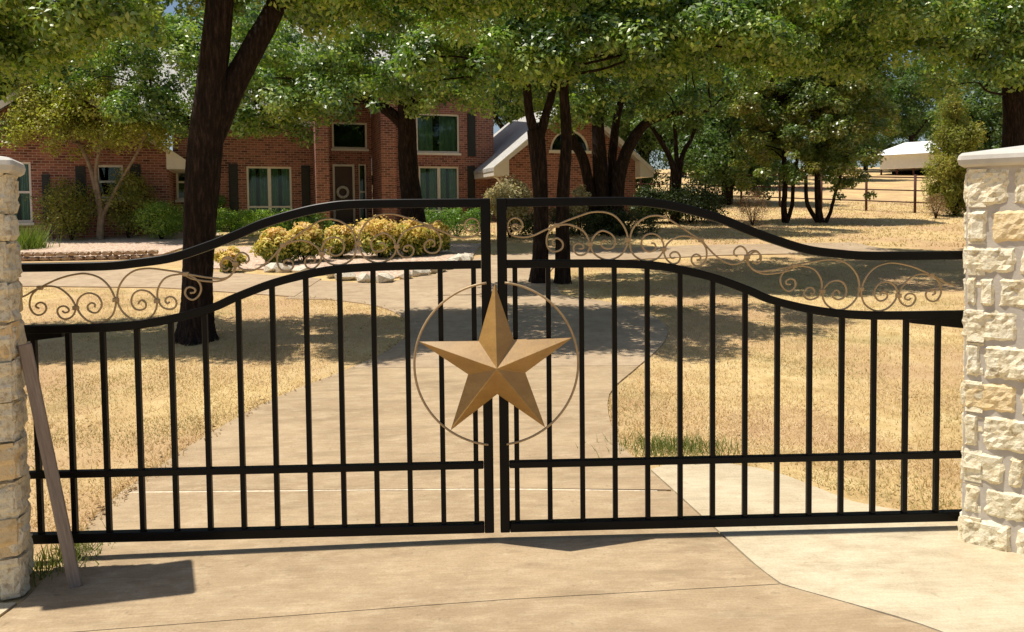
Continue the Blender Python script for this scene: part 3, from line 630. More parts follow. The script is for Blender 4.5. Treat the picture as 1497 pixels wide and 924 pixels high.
# ------------------------------------------------------------------ grass
def inside(P, poly):
    x, y = P[:, 0], P[:, 1]; r = np.zeros(len(P), bool); n = len(poly)
    for i in range(n):
        x0, y0 = poly[i]; x1, y1 = poly[(i+1)%n]
        c = ((y0 > y) != (y1 > y)); r ^= c & (x < (x1-x0)*(y-y0)/((y1-y0) or 1e-9)+x0)
    return r
def blades(name, P, h, w, mat, seed, label, cat, lean=1.1, noise=True):
    n = len(P); rg = np.random.default_rng(seed); Z = np.array([g(x, y) for x, y in P])
    hh = h*rg.uniform(.45, 1.25, n); a = rg.uniform(0, 2*math.pi, n); d = np.c_[np.cos(a), np.sin(a)]; l = rg.uniform(0, lean, n)*hh*1.6; b = rg.uniform(0, 2*math.pi, n)
    V = np.empty((n, 3, 3)); q = np.c_[np.cos(b), np.sin(b)]*(w*rg.uniform(.6,1.3,n)/2)[:, None]
    V[:, 0, :2] = P-q; V[:, 1, :2] = P+q; V[:, 2, :2] = P+d*l[:, None]; V[:, 0, 2] = V[:, 1, 2] = Z-.004; V[:, 2, 2] = Z+hh*.9
    me = bpy.data.meshes.new(name); me.vertices.add(3*n); me.vertices.foreach_set('co', V.reshape(-1).astype(np.float32))
    me.loops.add(3*n); me.loops.foreach_set('vertex_index', np.arange(3*n, dtype=np.int32)); me.polygons.add(n); me.polygons.foreach_set('loop_start', np.arange(0, 3*n, 3, dtype=np.int32))
    me.update(calc_edges=True); at_ = me.attributes.new('rnd', 'FLOAT', 'FACE')
    patch = .45+.42*np.sin(P[:, 0]*1.7+np.sin(P[:, 1]*1.3)*1.5)*np.sin(P[:, 1]*1.9+.7)
    at_.data.foreach_set('value', np.clip(patch+rg.normal(0, .22, n), 0, 1).astype(np.float32)); me.materials.append(mat)
    o = bpy.data.objects.new(name, me); COL.objects.link(o); return tag(o, label, cat, kind='stuff')
Lp = [tuple(p) for p in LEFT]; Rp = [tuple(p) for p in RIGHT]
lawnL = [p for p in Lp if p[1] > .25]+[(-3.3,8.62),(-6,9.75),(-9,10.2),(-14,10.3),(-14,.25)]
lawnR = [(1.32,1.2),(1.76,1.0),(2.0,.66),(2.25,.33),(3.4,-.2),(4.5,0)]+[(12,0),(12,12.6),(5.5,13.4),(3.1,12.8),(1.5,11.8),(1.12,10)]+[p for p in reversed(Rp) if 1.05 < p[1]]
def scatter(poly, n, seed, f):
    rg = np.random.default_rng(seed); A = np.array(poly); lo, hi = A.min(0), A.max(0); P = lo+rg.random((n, 2))*(hi-lo)
    P = P[inside(P, poly)]; q = np.sin(P[:,0]*2.1+1.7*np.sin(P[:,1]*1.3))*np.sin(P[:,1]*2.7+1.3*np.sin(P[:,0]*1.9))+.5*np.sin(P[:,0]*6.3+P[:,1]*2)*np.sin(P[:,1]*7.1-P[:,0]*1.5); P = P[rg.random(len(P)) < np.clip(.62+.45*q, .12, 1)]; d = np.hypot(P[:, 0]-CAM[0], P[:, 1]-CAM[1]); P = P[rg.random(len(P)) < f(d)]
    lat = np.abs((P[:, 0]-CAM[0]))/(P[:, 1]-CAM[1]+.01); return P[lat < .85]
fd = lambda d: np.clip((6.0/np.maximum(d, 4.5))**1.6, 0, 1)
blades('dry_grass', scatter(lawnL, 560000, 1, fd), .033, .0085, blade_dry, 2, 'short dry yellow grass on the lawn left of the drive', 'grass')
blades('dry_grass', scatter(lawnR, 600000, 3, fd), .033, .0085, blade_dry, 4, 'short dry yellow grass on the lawn right of the drive', 'grass')
farp = [(-1,17.5),(14,14.5),(30,18),(30,34),(-1,34)]
blades('dry_grass', scatter(farp, 60000, 5, lambda d: np.ones_like(d)), .07, .04, blade_dry, 6, 'dry grass of the far lawn below the pipe fence', 'grass')
def tuft(label, cx, cy, rx, ry, n, h, seed, mat=blade_green, name='weeds', lean=.6, w=.009):
    rg = np.random.default_rng(seed); P = rg.normal(size=(n, 2))*np.array([rx, ry])*.5+np.array([cx, cy]); return blades(name, P, h, w, mat, seed, label, 'weeds', lean)
tuft('patch of green weeds at the corner of the right lawn by the drive', 1.28, 1.42, .42, .22, 900, .09, 9)
tuft('green and dry weeds at the foot of the left pillar', -2.22, .02, .16, .22, 420, .10, 10)
tuft('thin dry weeds along the left edge of the drive', -2.36, 1.2, .10, .8, 300, .06, 11, blade_dry)
rg_ = np.random.default_rng(77); lp = np.vstack([scatter(lawnL, 1500, 78, lambda d: np.ones_like(d)*.9), scatter(lawnR, 1800, 79, lambda d: np.ones_like(d)*.9), np.c_[np.array([LEFT[i] for i in rg_.integers(25, len(LEFT), 260)])+rg_.normal(0,.05,(260,2))]])
lc = np.array([(x, y, g(x, y)+.024) for x, y in lp])
lit = leaf_mesh('leaf_litter', lc, rg_.normal(0, .35, (len(lc), 3))+np.array([0, 0, 1]), .034, m_leaf('litter', [(.16,.09,.04), (.28,.17,.07), (.40,.27,.12)], .1, .7, .2, (1,1,1)), None, .5, None, 5)
tag(lit, 'fallen brown leaves scattered over lawn and drive', 'leaf litter')
Pt = ground(38, 366)
tuft('green ornamental grass tuft at the left pillar in the mulched bed', Pt[0], Pt[1], .5, .4, 500, .75, 12, m_leaf('tuft_blades', [(.16,.22,.04), (.24,.30,.06)], .3), 'ornamental_grass', .45, .03)

# ------------------------------------------------------------------ bed stones
def rock_mesh(seed, s):
    rg = np.random.default_rng(seed); t = (1+5**.5)/2
    v = np.array([(-1,t,0),(1,t,0),(-1,-t,0),(1,-t,0),(0,-1,t),(0,1,t),(0,-1,-t),(0,1,-t),(t,0,-1),(t,0,1),(-t,0,-1),(-t,0,1)], float); v /= np.linalg.norm(v, axis=1)[:, None]
    v *= rg.uniform(.75, 1.2, (12, 1)); v *= np.array(s)
    f = [(0,11,5),(0,5,1),(0,1,7),(0,7,10),(0,10,11),(1,5,9),(5,11,4),(11,10,2),(10,7,6),(7,1,8),(3,9,4),(3,4,2),(3,2,6),(3,6,8),(3,8,9),(4,9,5),(2,4,11),(6,2,10),(8,6,7),(9,8,1)]
    return v, f
edge = crom([(-4.6,12.05),(-3.4,11.3),(-2.2,10.25),(-1.2,11.4),(-.75,12.5),(-.5,13.6)], 12)
tips = [edge[int(k)] for k in np.linspace(0, len(edge)-1, 17)]
rb = empty('rock_border', (-2.1, 10.25, g(-2.1, 10.25))); tag(rb, 'row of pale rocks around the tip of the gravel bed', 'rock border')
for i, p in enumerate(tips):
    s = R.uniform(.16, .27); v, f = rock_mesh(400+i, (s*1.15, s*.9, s*.6)); z = g(p[0], p[1])
    o = obj('rock', np.array(v)@np.array(Matrix.Rotation(R.uniform(0,3),3,'Z')).T, f, rock_m, rb); o.location = (p[0]+2.1, p[1]-10.25, z+.07-rb.location[2])
eb = empty('stone_edging', (-10.5, 14.35, g(-10.5, 14.35))); tag(eb, 'low stacked-stone edging of the left bed behind the gate', 'edging')
protos = []
for i in range(4):
    v, f = rock_mesh(500+i, (.24, .17, .12)); v = np.clip(v, [-.125,-.09,-.055], [.125,.09,.055]); protos.append((v, f))
pe = [obj('edging_stone', v, f, edging_m, eb) for v, f in protos]
ex = -13.4; k = 0
while ex < -8.2:
    for row in range(2):
        y = 14.5+(.03*(ex+11)**2 if ex > -11 else 0)*1.0; x = ex+row*.13; loc = (x+10.5, y-14.35, g(x, y)+.05+row*.112-eb.location[2])
        if k < 4: pe[k].location = loc
        else: share('edging_stone', pe[k%4], eb, loc, (0, 0, R.uniform(-.15,.15)), (R.uniform(.85,1.1),1,R.uniform(.85,1.05)))
        k += 1
    ex += .262

# ------------------------------------------------------------------ house
HY = math.radians(18)
hb = np.array([math.sin(-HY), math.cos(-HY), 0]); ht = np.array([math.cos(HY), math.sin(HY), 0])
H0 = at(500, 300, 24.6); H0[2] = 1.42
house = empty('brick_house', H0, HY); tag(house, 'two-storey red brick house with gabled wings behind the trees', 'house')
def hp(px, py, yl=0):                 # photograph point on the plane y = yl of the house -> (s, z)
    d = ray(px, py); t = ((H0+hb*yl-CAM)@hb)/(d@hb); P = CAM+d*t-H0; return float(P@ht), float(P[2])
def wall(name, s0, s1, z0, z1, y, th, opens, mat=brick, parent=None):
    X = sorted({s0, s1, *[o[0] for o in opens], *[o[1] for o in opens]}); Z = sorted({z0, z1, *[o[2] for o in opens], *[o[3] for o in opens]})
    X = [x for x in X if s0 <= x <= s1]; Z = [z for z in Z if z0 <= z <= z1]; mb = MB(); ci = {}
    def vi(i, j, k):
        if (i,j,k) not in ci: ci[i,j,k] = len(mb.v); mb.v.append((X[i], y+(th if k else 0), Z[j]))
        return ci[i,j,k]
    solid = lambda i, j: 0 <= i < len(X)-1 and 0 <= j < len(Z)-1 and not any(o[0]-1e-6 <= X[i] and X[i+1] <= o[1]+1e-6 and o[2]-1e-6 <= Z[j] and Z[j+1] <= o[3]+1e-6 for o in opens)
    for i in range(len(X)-1):
        for j in range(len(Z)-1):
            if not solid(i, j): continue
            mb.f.append([vi(i,j,0),vi(i+1,j,0),vi(i+1,j+1,0),vi(i,j+1,0)]); mb.f.append([vi(i,j,1),vi(i,j+1,1),vi(i+1,j+1,1),vi(i+1,j,1)])
            if not solid(i-1,j): mb.f.append([vi(i,j,0),vi(i,j+1,0),vi(i,j+1,1),vi(i,j,1)])
            if not solid(i+1,j): mb.f.append([vi(i+1,j,0),vi(i+1,j,1),vi(i+1,j+1,1),vi(i+1,j+1,0)])
            if not solid(i,j-1): mb.f.append([vi(i,j,0),vi(i,j,1),vi(i+1,j,1),vi(i+1,j,0)])
            if not solid(i,j+1): mb.f.append([vi(i,j+1,0),vi(i+1,j+1,0),vi(i+1,j+1,1),vi(i,j+1,1)])
    return mb.build(name, mat, parent or house)
def rect(px0, py0, px1, py1, y):
    a = hp(px0, py0, y); b = hp(px1, py1, y); return [a[0], b[0], b[1], a[1]]
def window(o, y, nx=1, rails=(), curtain=True, fr=.07):
    s0, s1, z0, z1 = o; w = empty('window', ((s0+s1)/2, y, z0)); w.parent = house; cx = (s0+s1)/2
    mb = MB(); yf = .05
    mb.box(s0-cx, s0-cx+fr, yf, yf+.08, 0, z1-z0).box(s1-cx-fr, s1-cx, yf, yf+.08, 0, z1-z0).box(s0-cx+fr, s1-cx-fr, yf, yf+.08, z1-z0-fr, z1-z0).box(s0-cx+fr, s1-cx-fr, yf, yf+.08, 0, fr)
    mb.build('frame', trim, w)
    for i in range(1, nx): x = s0-cx+(s1-s0)*i/nx; MB().box(x-.06, x+.06, yf-.004, yf+.07, fr, z1-z0-fr).build('mullion', trim, w)
    for rz in rails: MB().box(s0-cx+fr, s1-cx-fr, yf+.01, yf+.06, (z1-z0)*rz-.035, (z1-z0)*rz+.035).build('sash_rail', trim, w)
    zs = [0]+list(rails)+[1]
    for i in range(nx):
        for j in range(len(zs)-1):
            x0 = s0-cx+(s1-s0)*i/nx; x1 = s0-cx+(s1-s0)*(i+1)/nx
            MB().box(x0+.03, x1-.03, yf+.035, yf+.043, (z1-z0)*zs[j]+.02, (z1-z0)*zs[j+1]-.02).build('pane', glass_m, w)
    MB().box(s0-cx-.05, s1-cx+.05, -.06, .05, -.09, -.004).build('sill', trim, w)
    b = MB(); b.box(s0-cx-.2, s1-cx+.2, .9, .95, -.3, z1-z0+.3).box(s0-cx-.2, s1-cx+.2, .3, .9, -.35, -.3).box(s0-cx-.2, s1-cx+.2, .3, .9, z1-z0+.3, z1-z0+.35).box(s0-cx-.25, s0-cx-.2, .3, .95, -.3, z1-z0+.3).box(s1-cx+.2, s1-cx+.25, .3, .95, -.3, z1-z0+.3)
    b.build('dark_room', dark_in, w)
    if curtain:
        for i in range(nx):
            a = s0-cx+(s1-s0)*i/nx; b2 = s0-cx+(s1-s0)*(i+1)/nx; wd = (b2-a)
            for c0, c1 in ((a+.06, a+wd*.40), (a+wd*.56, b2-.06)):
                n = 14; xx = np.linspace(c0, c1, n); yy = .22+.03*np.sin(np.arange(n)*1.9)
                obj('curtain', [(x, q, z) for x, q in zip(xx, yy) for z in (.03, z1-z0-.03)], [[2*i_, 2*i_+2, 2*i_+3, 2*i_+1] for i_ in range(n-1)], curtain_m, w)
    return w
def shutter(o, y):
    s0, s1, z0, z1 = o; mb = MB().box(s0, s1, y-.045, y-.003, z0, z1); sh = mb.build('shutter', shutter_m, house)
    n = int((z1-z0)/.09)
    lo = MB()
    for i in range(n):
        z = z0+.07+(z1-z0-.14)*i/n; lo.add([(s0+.06,y-.047,z),(s1-.06,y-.047,z),(s1-.06,y-.062,z+.05),(s0+.06,y-.062,z+.05)], [(0,1,2,3)])
    lo.build('louvres', shutter_m, sh)
Zb = -.6
yLW, yML, yEN, yMR, yGW = -1.8, 0.0, .9, -.2, -2.3
# left gabled wing
s0 = hp(-90, 240, yLW)[0]; s1 = hp(246, 240, yLW)[0]; ze = hp(246, 223, yLW)[1]
o1 = rect(2,236,48,325,yLW); o2 = rect(140,241,181,290,yLW)
wall('wall', s0, s1, Zb, ze, yLW, .3, [o1, o2]); window(o1, yLW, 1, (.5,)); window(o2, yLW, 1, (.5,), False)
for q in ((61,255,75,322),(110,243,126,288),(190,240,207,287)): shutter(rect(*q, yLW), yLW)
MB().box(s1-.3, s1-.002, yLW+.3, yML+.3, Zb, ze).build('wall', brick, house)
def gable(s0, s1, ze, y0, y1, slope, over=.55, win=None):
    mid = (s0+s1)/2; zp = ze+(mid-s0)*slope
    if win is None: MB().prism([(s0, ze+.002), (s1, ze+.002), (mid, zp)], y0, y0+.3).build('gable_wall', brick, house)
    else:
        a, b, c, d = win; cx, rr = (a+b)/2, (b-a)/2; arc = [(cx-rr*math.cos(t), c+(d-c)*math.sin(t)) for t in np.linspace(0, math.pi, 13)]
        MB().prism([(s0, ze+.002), (s1, ze+.002), (mid+(s1-mid)*(1-(c-ze)/(zp-ze)), c), (mid-(mid-s0)*(1-(c-ze)/(zp-ze)), c)], y0, y0+.3).build('gable_wall', brick, house)
        L = (mid-(mid-s0)*(1-(c-ze)/(zp-ze)), c); Rr = (mid+(s1-mid)*(1-(c-ze)/(zp-ze)), c)
        MB().prism([L]+arc[:7]+[(mid, zp)], y0, y0+.3).build('gable_wall', brick, house); MB().prism([Rr, (mid, zp)]+arc[6:], y0, y0+.3).build('gable_wall', brick, house)
        w = empty('window', (cx, y0, c)); w.parent = house
        outer = [(rr*-math.cos(t), (d-c)*math.sin(t)) for t in np.linspace(0, math.pi, 13)]; inner = [(x*.88, z*.86+.04) for x, z in outer]
        v = [(x, .05, z) for x, z in outer]+[(x, .05, z) for x, z in inner]+[(x, .14, z) for x, z in inner]
        obj('frame', v, [[i, i+1, i+14, i+13] for i in range(12)]+[[i+13, i+14, i+27, i+26] for i in range(12)], trim, w)
        MB().box(-rr-.05, rr+.05, -.06, .1, -.07, .045).build('sill', trim, w)
        obj('pane', [(x, .1, z) for x, z in inner], [list(range(13))[::-1]], glass_m, w)
        MB().box(-rr-.3, rr+.3, .5, .55, -.2, d-c+.3).build('dark_room', dark_in, w)
    th = .14
    for sg in (-1, 1):
        xe = (s0-over if sg < 0 else s1+over); zz = ze-over*slope
        MB().prism([(xe, zz), (mid, zp), (mid, zp+th+.06), (xe, zz+th)] if sg < 0 else [(mid, zp), (xe, zz), (xe, zz+th), (mid, zp+th+.06)], y0-.45, y1).build('roof', roof_m, house)
        MB().prism([(xe+sg*.004, zz-.05), (mid, zp-.1), (mid, zp+th+.02), (xe+sg*.004, zz+th-.01)], y0-.475, y0-.452).build('rake_board', trim, house)
        sw = s0 if sg < 0 else s1; P_ = [(xe-sg*.02, zz-.17), (sw-sg*.02, zz-.17), (sw-sg*.02, ze-.004), (xe-sg*.02, zz+.012)]
        MB().prism(P_ if sg < 0 else P_[::-1], y0-.42, y1).build('soffit', trim, house)
    return mid, zp
gable(s0, s1, ze, yLW, 7, .72)
# main wall left of the door
a0, a1 = s1, hp(462, 240, yML)[0]; zt = hp(415, 184, yML)[1]
o3 = rect(247,240,287,292,yML); o4 = rect(360,243,428,331,yML)
o3[0] = max(o3[0], a0+.08)
wall('wall', a0+.002, a1, Zb, zt, yML, .3, [o3, o4]); window(o3, yML, 1, (.5,), False); window(o4, yML, 2, (.33,))
for q in ((334,240,350,330),(440,242,455,330)): shutter(rect(*q, yML), yML)
MB().add([(a0-3,-.55,zt+.02),(a1+.2,-.55,zt+.02),(a1+.2,5,zt+3.9),(a0-3,5,zt+3.9),(a0-3,-.55,zt+.16),(a1+.2,-.55,zt+.16),(a1+.2,5,zt+4.05),(a0-3,5,zt+4.05)], [(0,3,2,1),(4,5,6,7),(0,1,5,4),(1,2,6,5),(2,3,7,6),(3,0,4,7)]).build('roof', roof_m, house)
MB().box(a0, a1+.2, -.60, -.553, zt-.03, zt+.17).build('fascia', trim, house)
# entry: two brick piers, recess with door
zE = hp(500, 130, yML)[1]
p0 = rect(461,200,483,330,-1.3); p1 = rect(557,200,581,330,-1.3)
for q in (p0, p1): MB().box(q[0], q[1], -1.3, yEN, Zb, zE).build('pier', brick, house)
e0, e1 = p0[1]+.004, p1[0]-.004
od = rect(486,240,520,340,yEN); od[2] = 0.0; ot = rect(485,178,537,218,yEN); osl = rect(524,240,537,340,yEN); osl[2] = 0.0
wall('wall', e0, e1, Zb, zE, yEN, .3, [od, ot, osl]); window(ot, yEN, 1, (), False); window(osl, yEN, 1, (.55,), False, .05)
dr = empty('door', ((od[0]+od[1])/2, yEN+.06, od[2])); dr.parent = house; dw = (od[1]-od[0])/2; dh = od[3]-od[2]
MB().cbox(-dw+.08, dw-.08, .02, .07, 0, dh-.08, .01).build('door_leaf', door_m, dr)
MB().box(-dw, -dw+.08, -.06, .1, 0, dh).box(dw-.08, dw, -.06, .1, 0, dh).box(-dw+.08, dw-.08, -.06, .1, dh-.08, dh).build('door_frame', trim, dr)
for z0_, z1_ in ((.15,.75),(.95,1.9)): MB().cbox(-dw+.2, dw-.2, .005, .019, z0_, z1_, .005).build('door_panel', door_m, dr)
MB().tube([(dw-.16,-.03,1.0),(dw-.16,-.03,1.12)], .02, 8).build('handle', lantern_m, dr)
MB().box(p0[0]-.15, p1[1]+.15, -1.45, yEN, zE+.002, zE+.25).build('entry_roof', trim, house)
wz = hp(501, 281, yEN)
wr = obj('wreath', *tube([(.2*math.cos(t), 0, .2*math.sin(t)) for t in np.linspace(0, 2*math.pi, 25)], .055, 7), wreath_m, None, True)
wp = H0+ht*wz[0]+hb*(yEN+.0)+np.array([0,0,wz[1]]); wr.location = wp-hb*.02; wr.rotation_euler = (0, 0, HY); tag(wr, 'pale round wreath hanging on the dark front door', 'wreath')
lz = hp(546, 262, yEN)
lan = empty('wall_lantern', H0+ht*lz[0]+hb*(yEN-.16)+np.array([0,0,lz[1]-.22]), HY); tag(lan, 'small black wall lantern right of the front door', 'lantern')
MB().box(-.09,.09,-.09,.09,.32,.36).box(-.07,.07,-.07,.07,.36,.42).box(-.08,.08,-.08,.08,0,.03).build('lantern_cap', lantern_m, lan)
for sx in (-1,1):
    for sy in (-1,1): MB().box(sx*.07-.008,sx*.07+.008,sy*.07-.008,sy*.07+.008,.03,.32).build('bar', lantern_m, lan)
MB().box(-.06,.06,-.06,.06,.03,.32).build('glass', glass_m, lan); MB().box(-.03,.03,.07,.16,.12,.2).build('bracket', lantern_m, lan)
# two-storey part right of the door
m0, m1 = p1[1]+.004, hp(722, 240, yMR)[0]; zM = hp(650, 105, yMR)[1]
o5 = rect(608,165,672,224,yMR); o6 = rect(612,243,672,335,yMR)
wall('wall', m0, m1, Zb, zM, yMR, .3, [o5, o6]); window(o5, yMR, 1, ()); window(o6, yMR, 2, (.3,))
for q in ((683,165,695,229),(683,243,695,335)): shutter(rect(*q, yMR), yMR)
MB().box(m1-.3, m1-.002, yMR+.3, 6, Zb, zM).build('wall', brick, house)
MB().box(m1-.09, m1+.04, yMR-.04, yMR-.002, Zb, zM).build('corner_board', trim, house) if False else None
MB().add([(p0[0]-.8,-.9,zM+.02),(m1+.7,-.9,zM+.02),(m1+.7,5,zM+3.6),(p0[0]-.8,5,zM+3.6),(p0[0]-.8,-.9,zM+.2),(m1+.7,-.9,zM+.2),(m1+.7,5,zM+3.8),(p0[0]-.8,5,zM+3.8)], [(0,3,2,1),(4,5,6,7),(0,1,5,4),(1,2,6,5),(2,3,7,6),(3,0,4,7)]).build('roof', roof_m, house)
MB().box(p0[0]+.3, m0-.002, .95, 1.2, zE+.26, zM+.3).build('wall', brick, house)
# garage wing
q0, q1 = hp(738, 240, yGW)[0], hp(929, 240, yGW)[0]; zg = hp(738, 233, yGW)[1]
ow = hp(804, 221, yGW); ow1 = hp(862, 190, yGW)
wall('wall', q0, q1, Zb, zg, yGW, .3, [])
MB().box(q0, q0+.3, yGW+.3, 5, Zb, zg).build('wall', brick, house); MB().box(q1-.3, q1, yGW+.3, 5, Zb, zg).build('wall', brick, house)
gable(q0, q1, zg, yGW, 5, .78, .6, (ow[0], ow1[0], ow[1], ow1[1]))
MB().tube([(q0-.5,yGW-.2,zg-.66),(q0-.35,yGW-.2,zg-.75),(q0-.06,yGW-.06,zg-1.1),(q0-.06,yGW-.06,Zb)], .04, 6).build('downspout', trim, house, True)

# ------------------------------------------------------------------ pipe fence, shed
A = ground(1347, 312); B = ground(1069, 306); B = np.array([B[0], max(B[1], A[1]+7), 0])
fd_ = (B-A)/np.linalg.norm((B-A)[:2]); fd_[2] = 0
fence = empty('pipe_fence', (A[0], A[1], g(A[0], A[1]))); tag(fence, 'brown pipe rail fence across the field on the right', 'fence'); org = np.array(fence.location)
L0, L1 = -5.6, np.linalg.norm((B-A)[:2])+8
ts = np.arange(-5.6, L1, 1.95)
for t in ts:
    p = A+fd_*t; z = g(p[0], p[1]); MB().tube(np.array([(p[0],p[1],z-.1),(p[0],p[1],z+1.62)])-org, .055, 8).build('post', pipe_m, fence, True)
for hh in (.45, .95, 1.5):
    MB().tube(np.array([(A+fd_*t)*[1,1,0]+[0,0,g(*(A+fd_*t)[:2])+hh] for t in np.arange(L0, L1, 1.5)])-org, .032, 6).build('rail', pipe_m, fence, True)
Ys = 72; c = at(1326, 250, Ys); zs_ = g(c[0], Ys)
shed = empty('white_shed', (c[0], Ys, zs_), math.radians(-40)); tag(shed, 'white metal shed with gabled roof at the far edge of the field', 'shed')
k = ppm((c[0], Ys, zs_)); wS = 44/k; zt_ = at(1326, 226, Ys)[2]-zs_; zp_ = at(1326, 206, Ys)[2]-zs_
zl_ = at(1326,246,Ys)[2]-zs_
MB().box(-wS*.82, wS*1.2, 0, 6, zl_, zt_).build('wall', white_metal, shed)
for i in range(9): MB().box(-wS*.82, wS*1.2, -.03, -.002, zl_+(zt_-zl_)*(i+.08)/9, zl_+(zt_-zl_)*(i+.9)/9).build('siding_board', white_metal, shed)
for x in np.linspace(-wS*.8, wS*1.15, 5): MB().box(x-.08, x+.08, .2, .36, -.3, zl_-.002).build('post', pipe_m, shed)
MB().box(-wS*.8, wS*1.15, 5.5, 5.6, -.3, zl_-.002).build('back_wall', dark_in, shed)
MB().add([(-wS*1.15,-.6,zt_+.02),(wS*1.5,-.6,zt_+.02),(wS*1.0,3,zp_+.1),(-wS*.25,3,zp_+.1),(wS*1.5,6.6,zt_+.02),(-wS*1.15,6.6,zt_+.02)], [(0,1,2,3),(1,4,2),(4,5,3,2),(5,0,3),(0,5,4,1)]).build('roof', white_metal, shed)

# ------------------------------------------------------------------ stone pillars
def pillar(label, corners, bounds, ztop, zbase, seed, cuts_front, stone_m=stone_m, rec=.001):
    """corners: plan of the pillar, counter-clockwise from the front left"""
    K = np.array(corners, float); c0 = K.mean(0); K = K-c0
    root = empty('stone_pillar', (c0[0], c0[1], zbase)); tag(root, label, 'pillar'); rg = random.Random(seed)
    def inset(d):
        out = []
        for i in range(4):
            a, b, c = K[i-1], K[i], K[(i+1)%4]; e1 = (b-a)/np.linalg.norm(b-a); e2 = (c-b)/np.linalg.norm(c-b)
            n1, n2 = np.array([e1[1], -e1[0]]), np.array([e2[1], -e2[0]]); m = n1+n2; out.append(b-m/(m@n1)*d)
        return np.array(out)
    def prism(P, z0, z1): return [(p[0], p[1], z0) for p in P]+[(p[0], p[1], z1) for p in P], [[3,2,1,0],[4,5,6,7]]+[[i, (i+1)%4, 4+(i+1)%4, 4+i] for i in range(4)]
    obj('mortar_core', *prism(inset(rec), -.15, ztop-zbase), mortar_m, root)
    def stone(x0, x1, z0, z1, A, e, n, depth=.075):
        nx, nz = max(4, int((x1-x0)/.022)), max(4, int((z1-z0)/.022)); v = []; ph = [rg.uniform(0, 9) for _ in range(8)]
        jag = lambda t, p: .005*math.sin(t*40+p)+.004*math.sin(t*91+p*2)
        amp = rg.uniform(.002, .007); off = rg.uniform(-.003, .006)
        for j in range(nz+1):
            for i in range(nx+1):
                u, w = i/nx, j/nz; x = x0+(x1-x0)*u; z = z0+(z1-z0)*w
                ed = min(min(u, 1-u)*(x1-x0), min(w, 1-w)*(z1-z0))
                bul = off*min(1, ed/.015)+.009*(1-math.exp(-ed/.0035))+amp*math.sin(x*21+ph[0]+2*math.sin(z*17+ph[6]))*math.sin(z*26+ph[1])*min(1, ed/.03)+.0045*math.sin(x*67+ph[2]+z*30)*math.sin(z*59+ph[3])*min(1, ed/.02)+rg.gauss(0, .0022)
                if i in (0, nx): x += jag(z, ph[4])
                if j in (0, nz): z += jag(x, ph[5])
                p = A+e*x+n*(bul-(.008 if ed < 1e-6 else 0)); v.append((p[0], p[1], z))
        w_ = nx+1; f = [[j*w_+i, j*w_+i+1, (j+1)*w_+i+1, (j+1)*w_+i] for j in range(nz) for i in range(nx)]
        rim = list(range(w_))+[j*w_+nx for j in range(1, nz+1)]+[nz*w_+i for i in range(nx-1, -1, -1)]+[j*w_ for j in range(nz-1, 0, -1)]; o = len(v)
        v += [(v[k][0]-n[0]*depth, v[k][1]-n[1]*depth, v[k][2]) for k in rim]; m = len(rim); f += [[rim[i], o+i, o+(i+1)%m, rim[(i+1)%m]] for i in range(m)]
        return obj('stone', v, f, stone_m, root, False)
    for face in range(4):
        A, B = K[face], K[(face+1)%4]; ln = np.linalg.norm(B-A); e = (B-A)/ln; n = np.array([e[1], -e[0]])
        for c in range(len(bounds)-1):
            z1, z0 = bounds[c]-zbase-.0055, bounds[c+1]-zbase+.0055
            if face == 0 and cuts_front: cuts = cuts_front[c%len(cuts_front)]
            else: cuts = [rg.uniform(.3,.42)] if c%2 else [rg.uniform(.55,.72)]
            edges = [0]+[ln*t for t in cuts]+[ln]
            for i, (a, b) in enumerate(zip(edges, edges[1:])):
                e0 = -.006 if i == 0 and (c+face)%2 == 0 else (.004 if i == 0 else .0055); e1 = -.006 if i == len(edges)-2 and (c+face)%2 else (.004 if i == len(edges)-2 else .0055)
                stone(a+e0, b-e1, z0, z1, A, e, n)
    zc = ztop-zbase; v = []; f = []; prof = [(.02, -.001), (.046, .012), (.054, .035), (.048, .056), (.026, .07)]
    for d, z in prof: v += [(p[0], p[1], zc+z) for p in inset(-d*.75)]
    v += [(p[0]*.1, p[1]*.1, zc+.115) for p in K]
    f.append([3,2,1,0]); m = len(prof)+1
    for i in range(m-1): f += [[i*4+k, i*4+(k+1)%4, (i+1)*4+(k+1)%4, (i+1)*4+k] for k in range(4)]
    f.append([(m-1)*4+k for k in range(4)])
    cp = obj('cap', v, f, cap_m, root)
    bv = cp.modifiers.new('round', 'BEVEL'); bv.width = .018; bv.segments = 3; bv.limit_method = 'ANGLE'; bv.angle_limit = math.radians(55)
    return root
SZ = .56
def zof(py, px, Y): return float(at(px, py, Y)[2])
bl = [zof(v_, 20, -.40) for v_ in (252,313,354,414,473,529,590,649,705,761,817,878)]
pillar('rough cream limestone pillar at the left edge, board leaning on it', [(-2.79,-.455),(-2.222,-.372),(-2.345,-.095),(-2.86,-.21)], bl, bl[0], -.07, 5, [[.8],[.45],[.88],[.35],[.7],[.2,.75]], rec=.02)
rr_ = math.radians(-41); ca, sa = math.cos(rr_), math.sin(rr_); k0 = np.array([2.392, -.15]); ex_, ey_ = np.array([ca, sa])*SZ, np.array([-sa, ca])*SZ
br_ = [zof(v_, 1411, -.15) for v_ in (246,304,357,401,449,498,552,599,653,702,750,800)]
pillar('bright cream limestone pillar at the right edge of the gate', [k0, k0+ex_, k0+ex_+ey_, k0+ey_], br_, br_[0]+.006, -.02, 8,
       [[.34,.47],[.18,.62],[.40,.55],[.10,.24,.7],[.42],[.14,.75],[.42,.55],[.13,.62],[.34,.48],[.15,.6],[.40]], stone_sunlit)

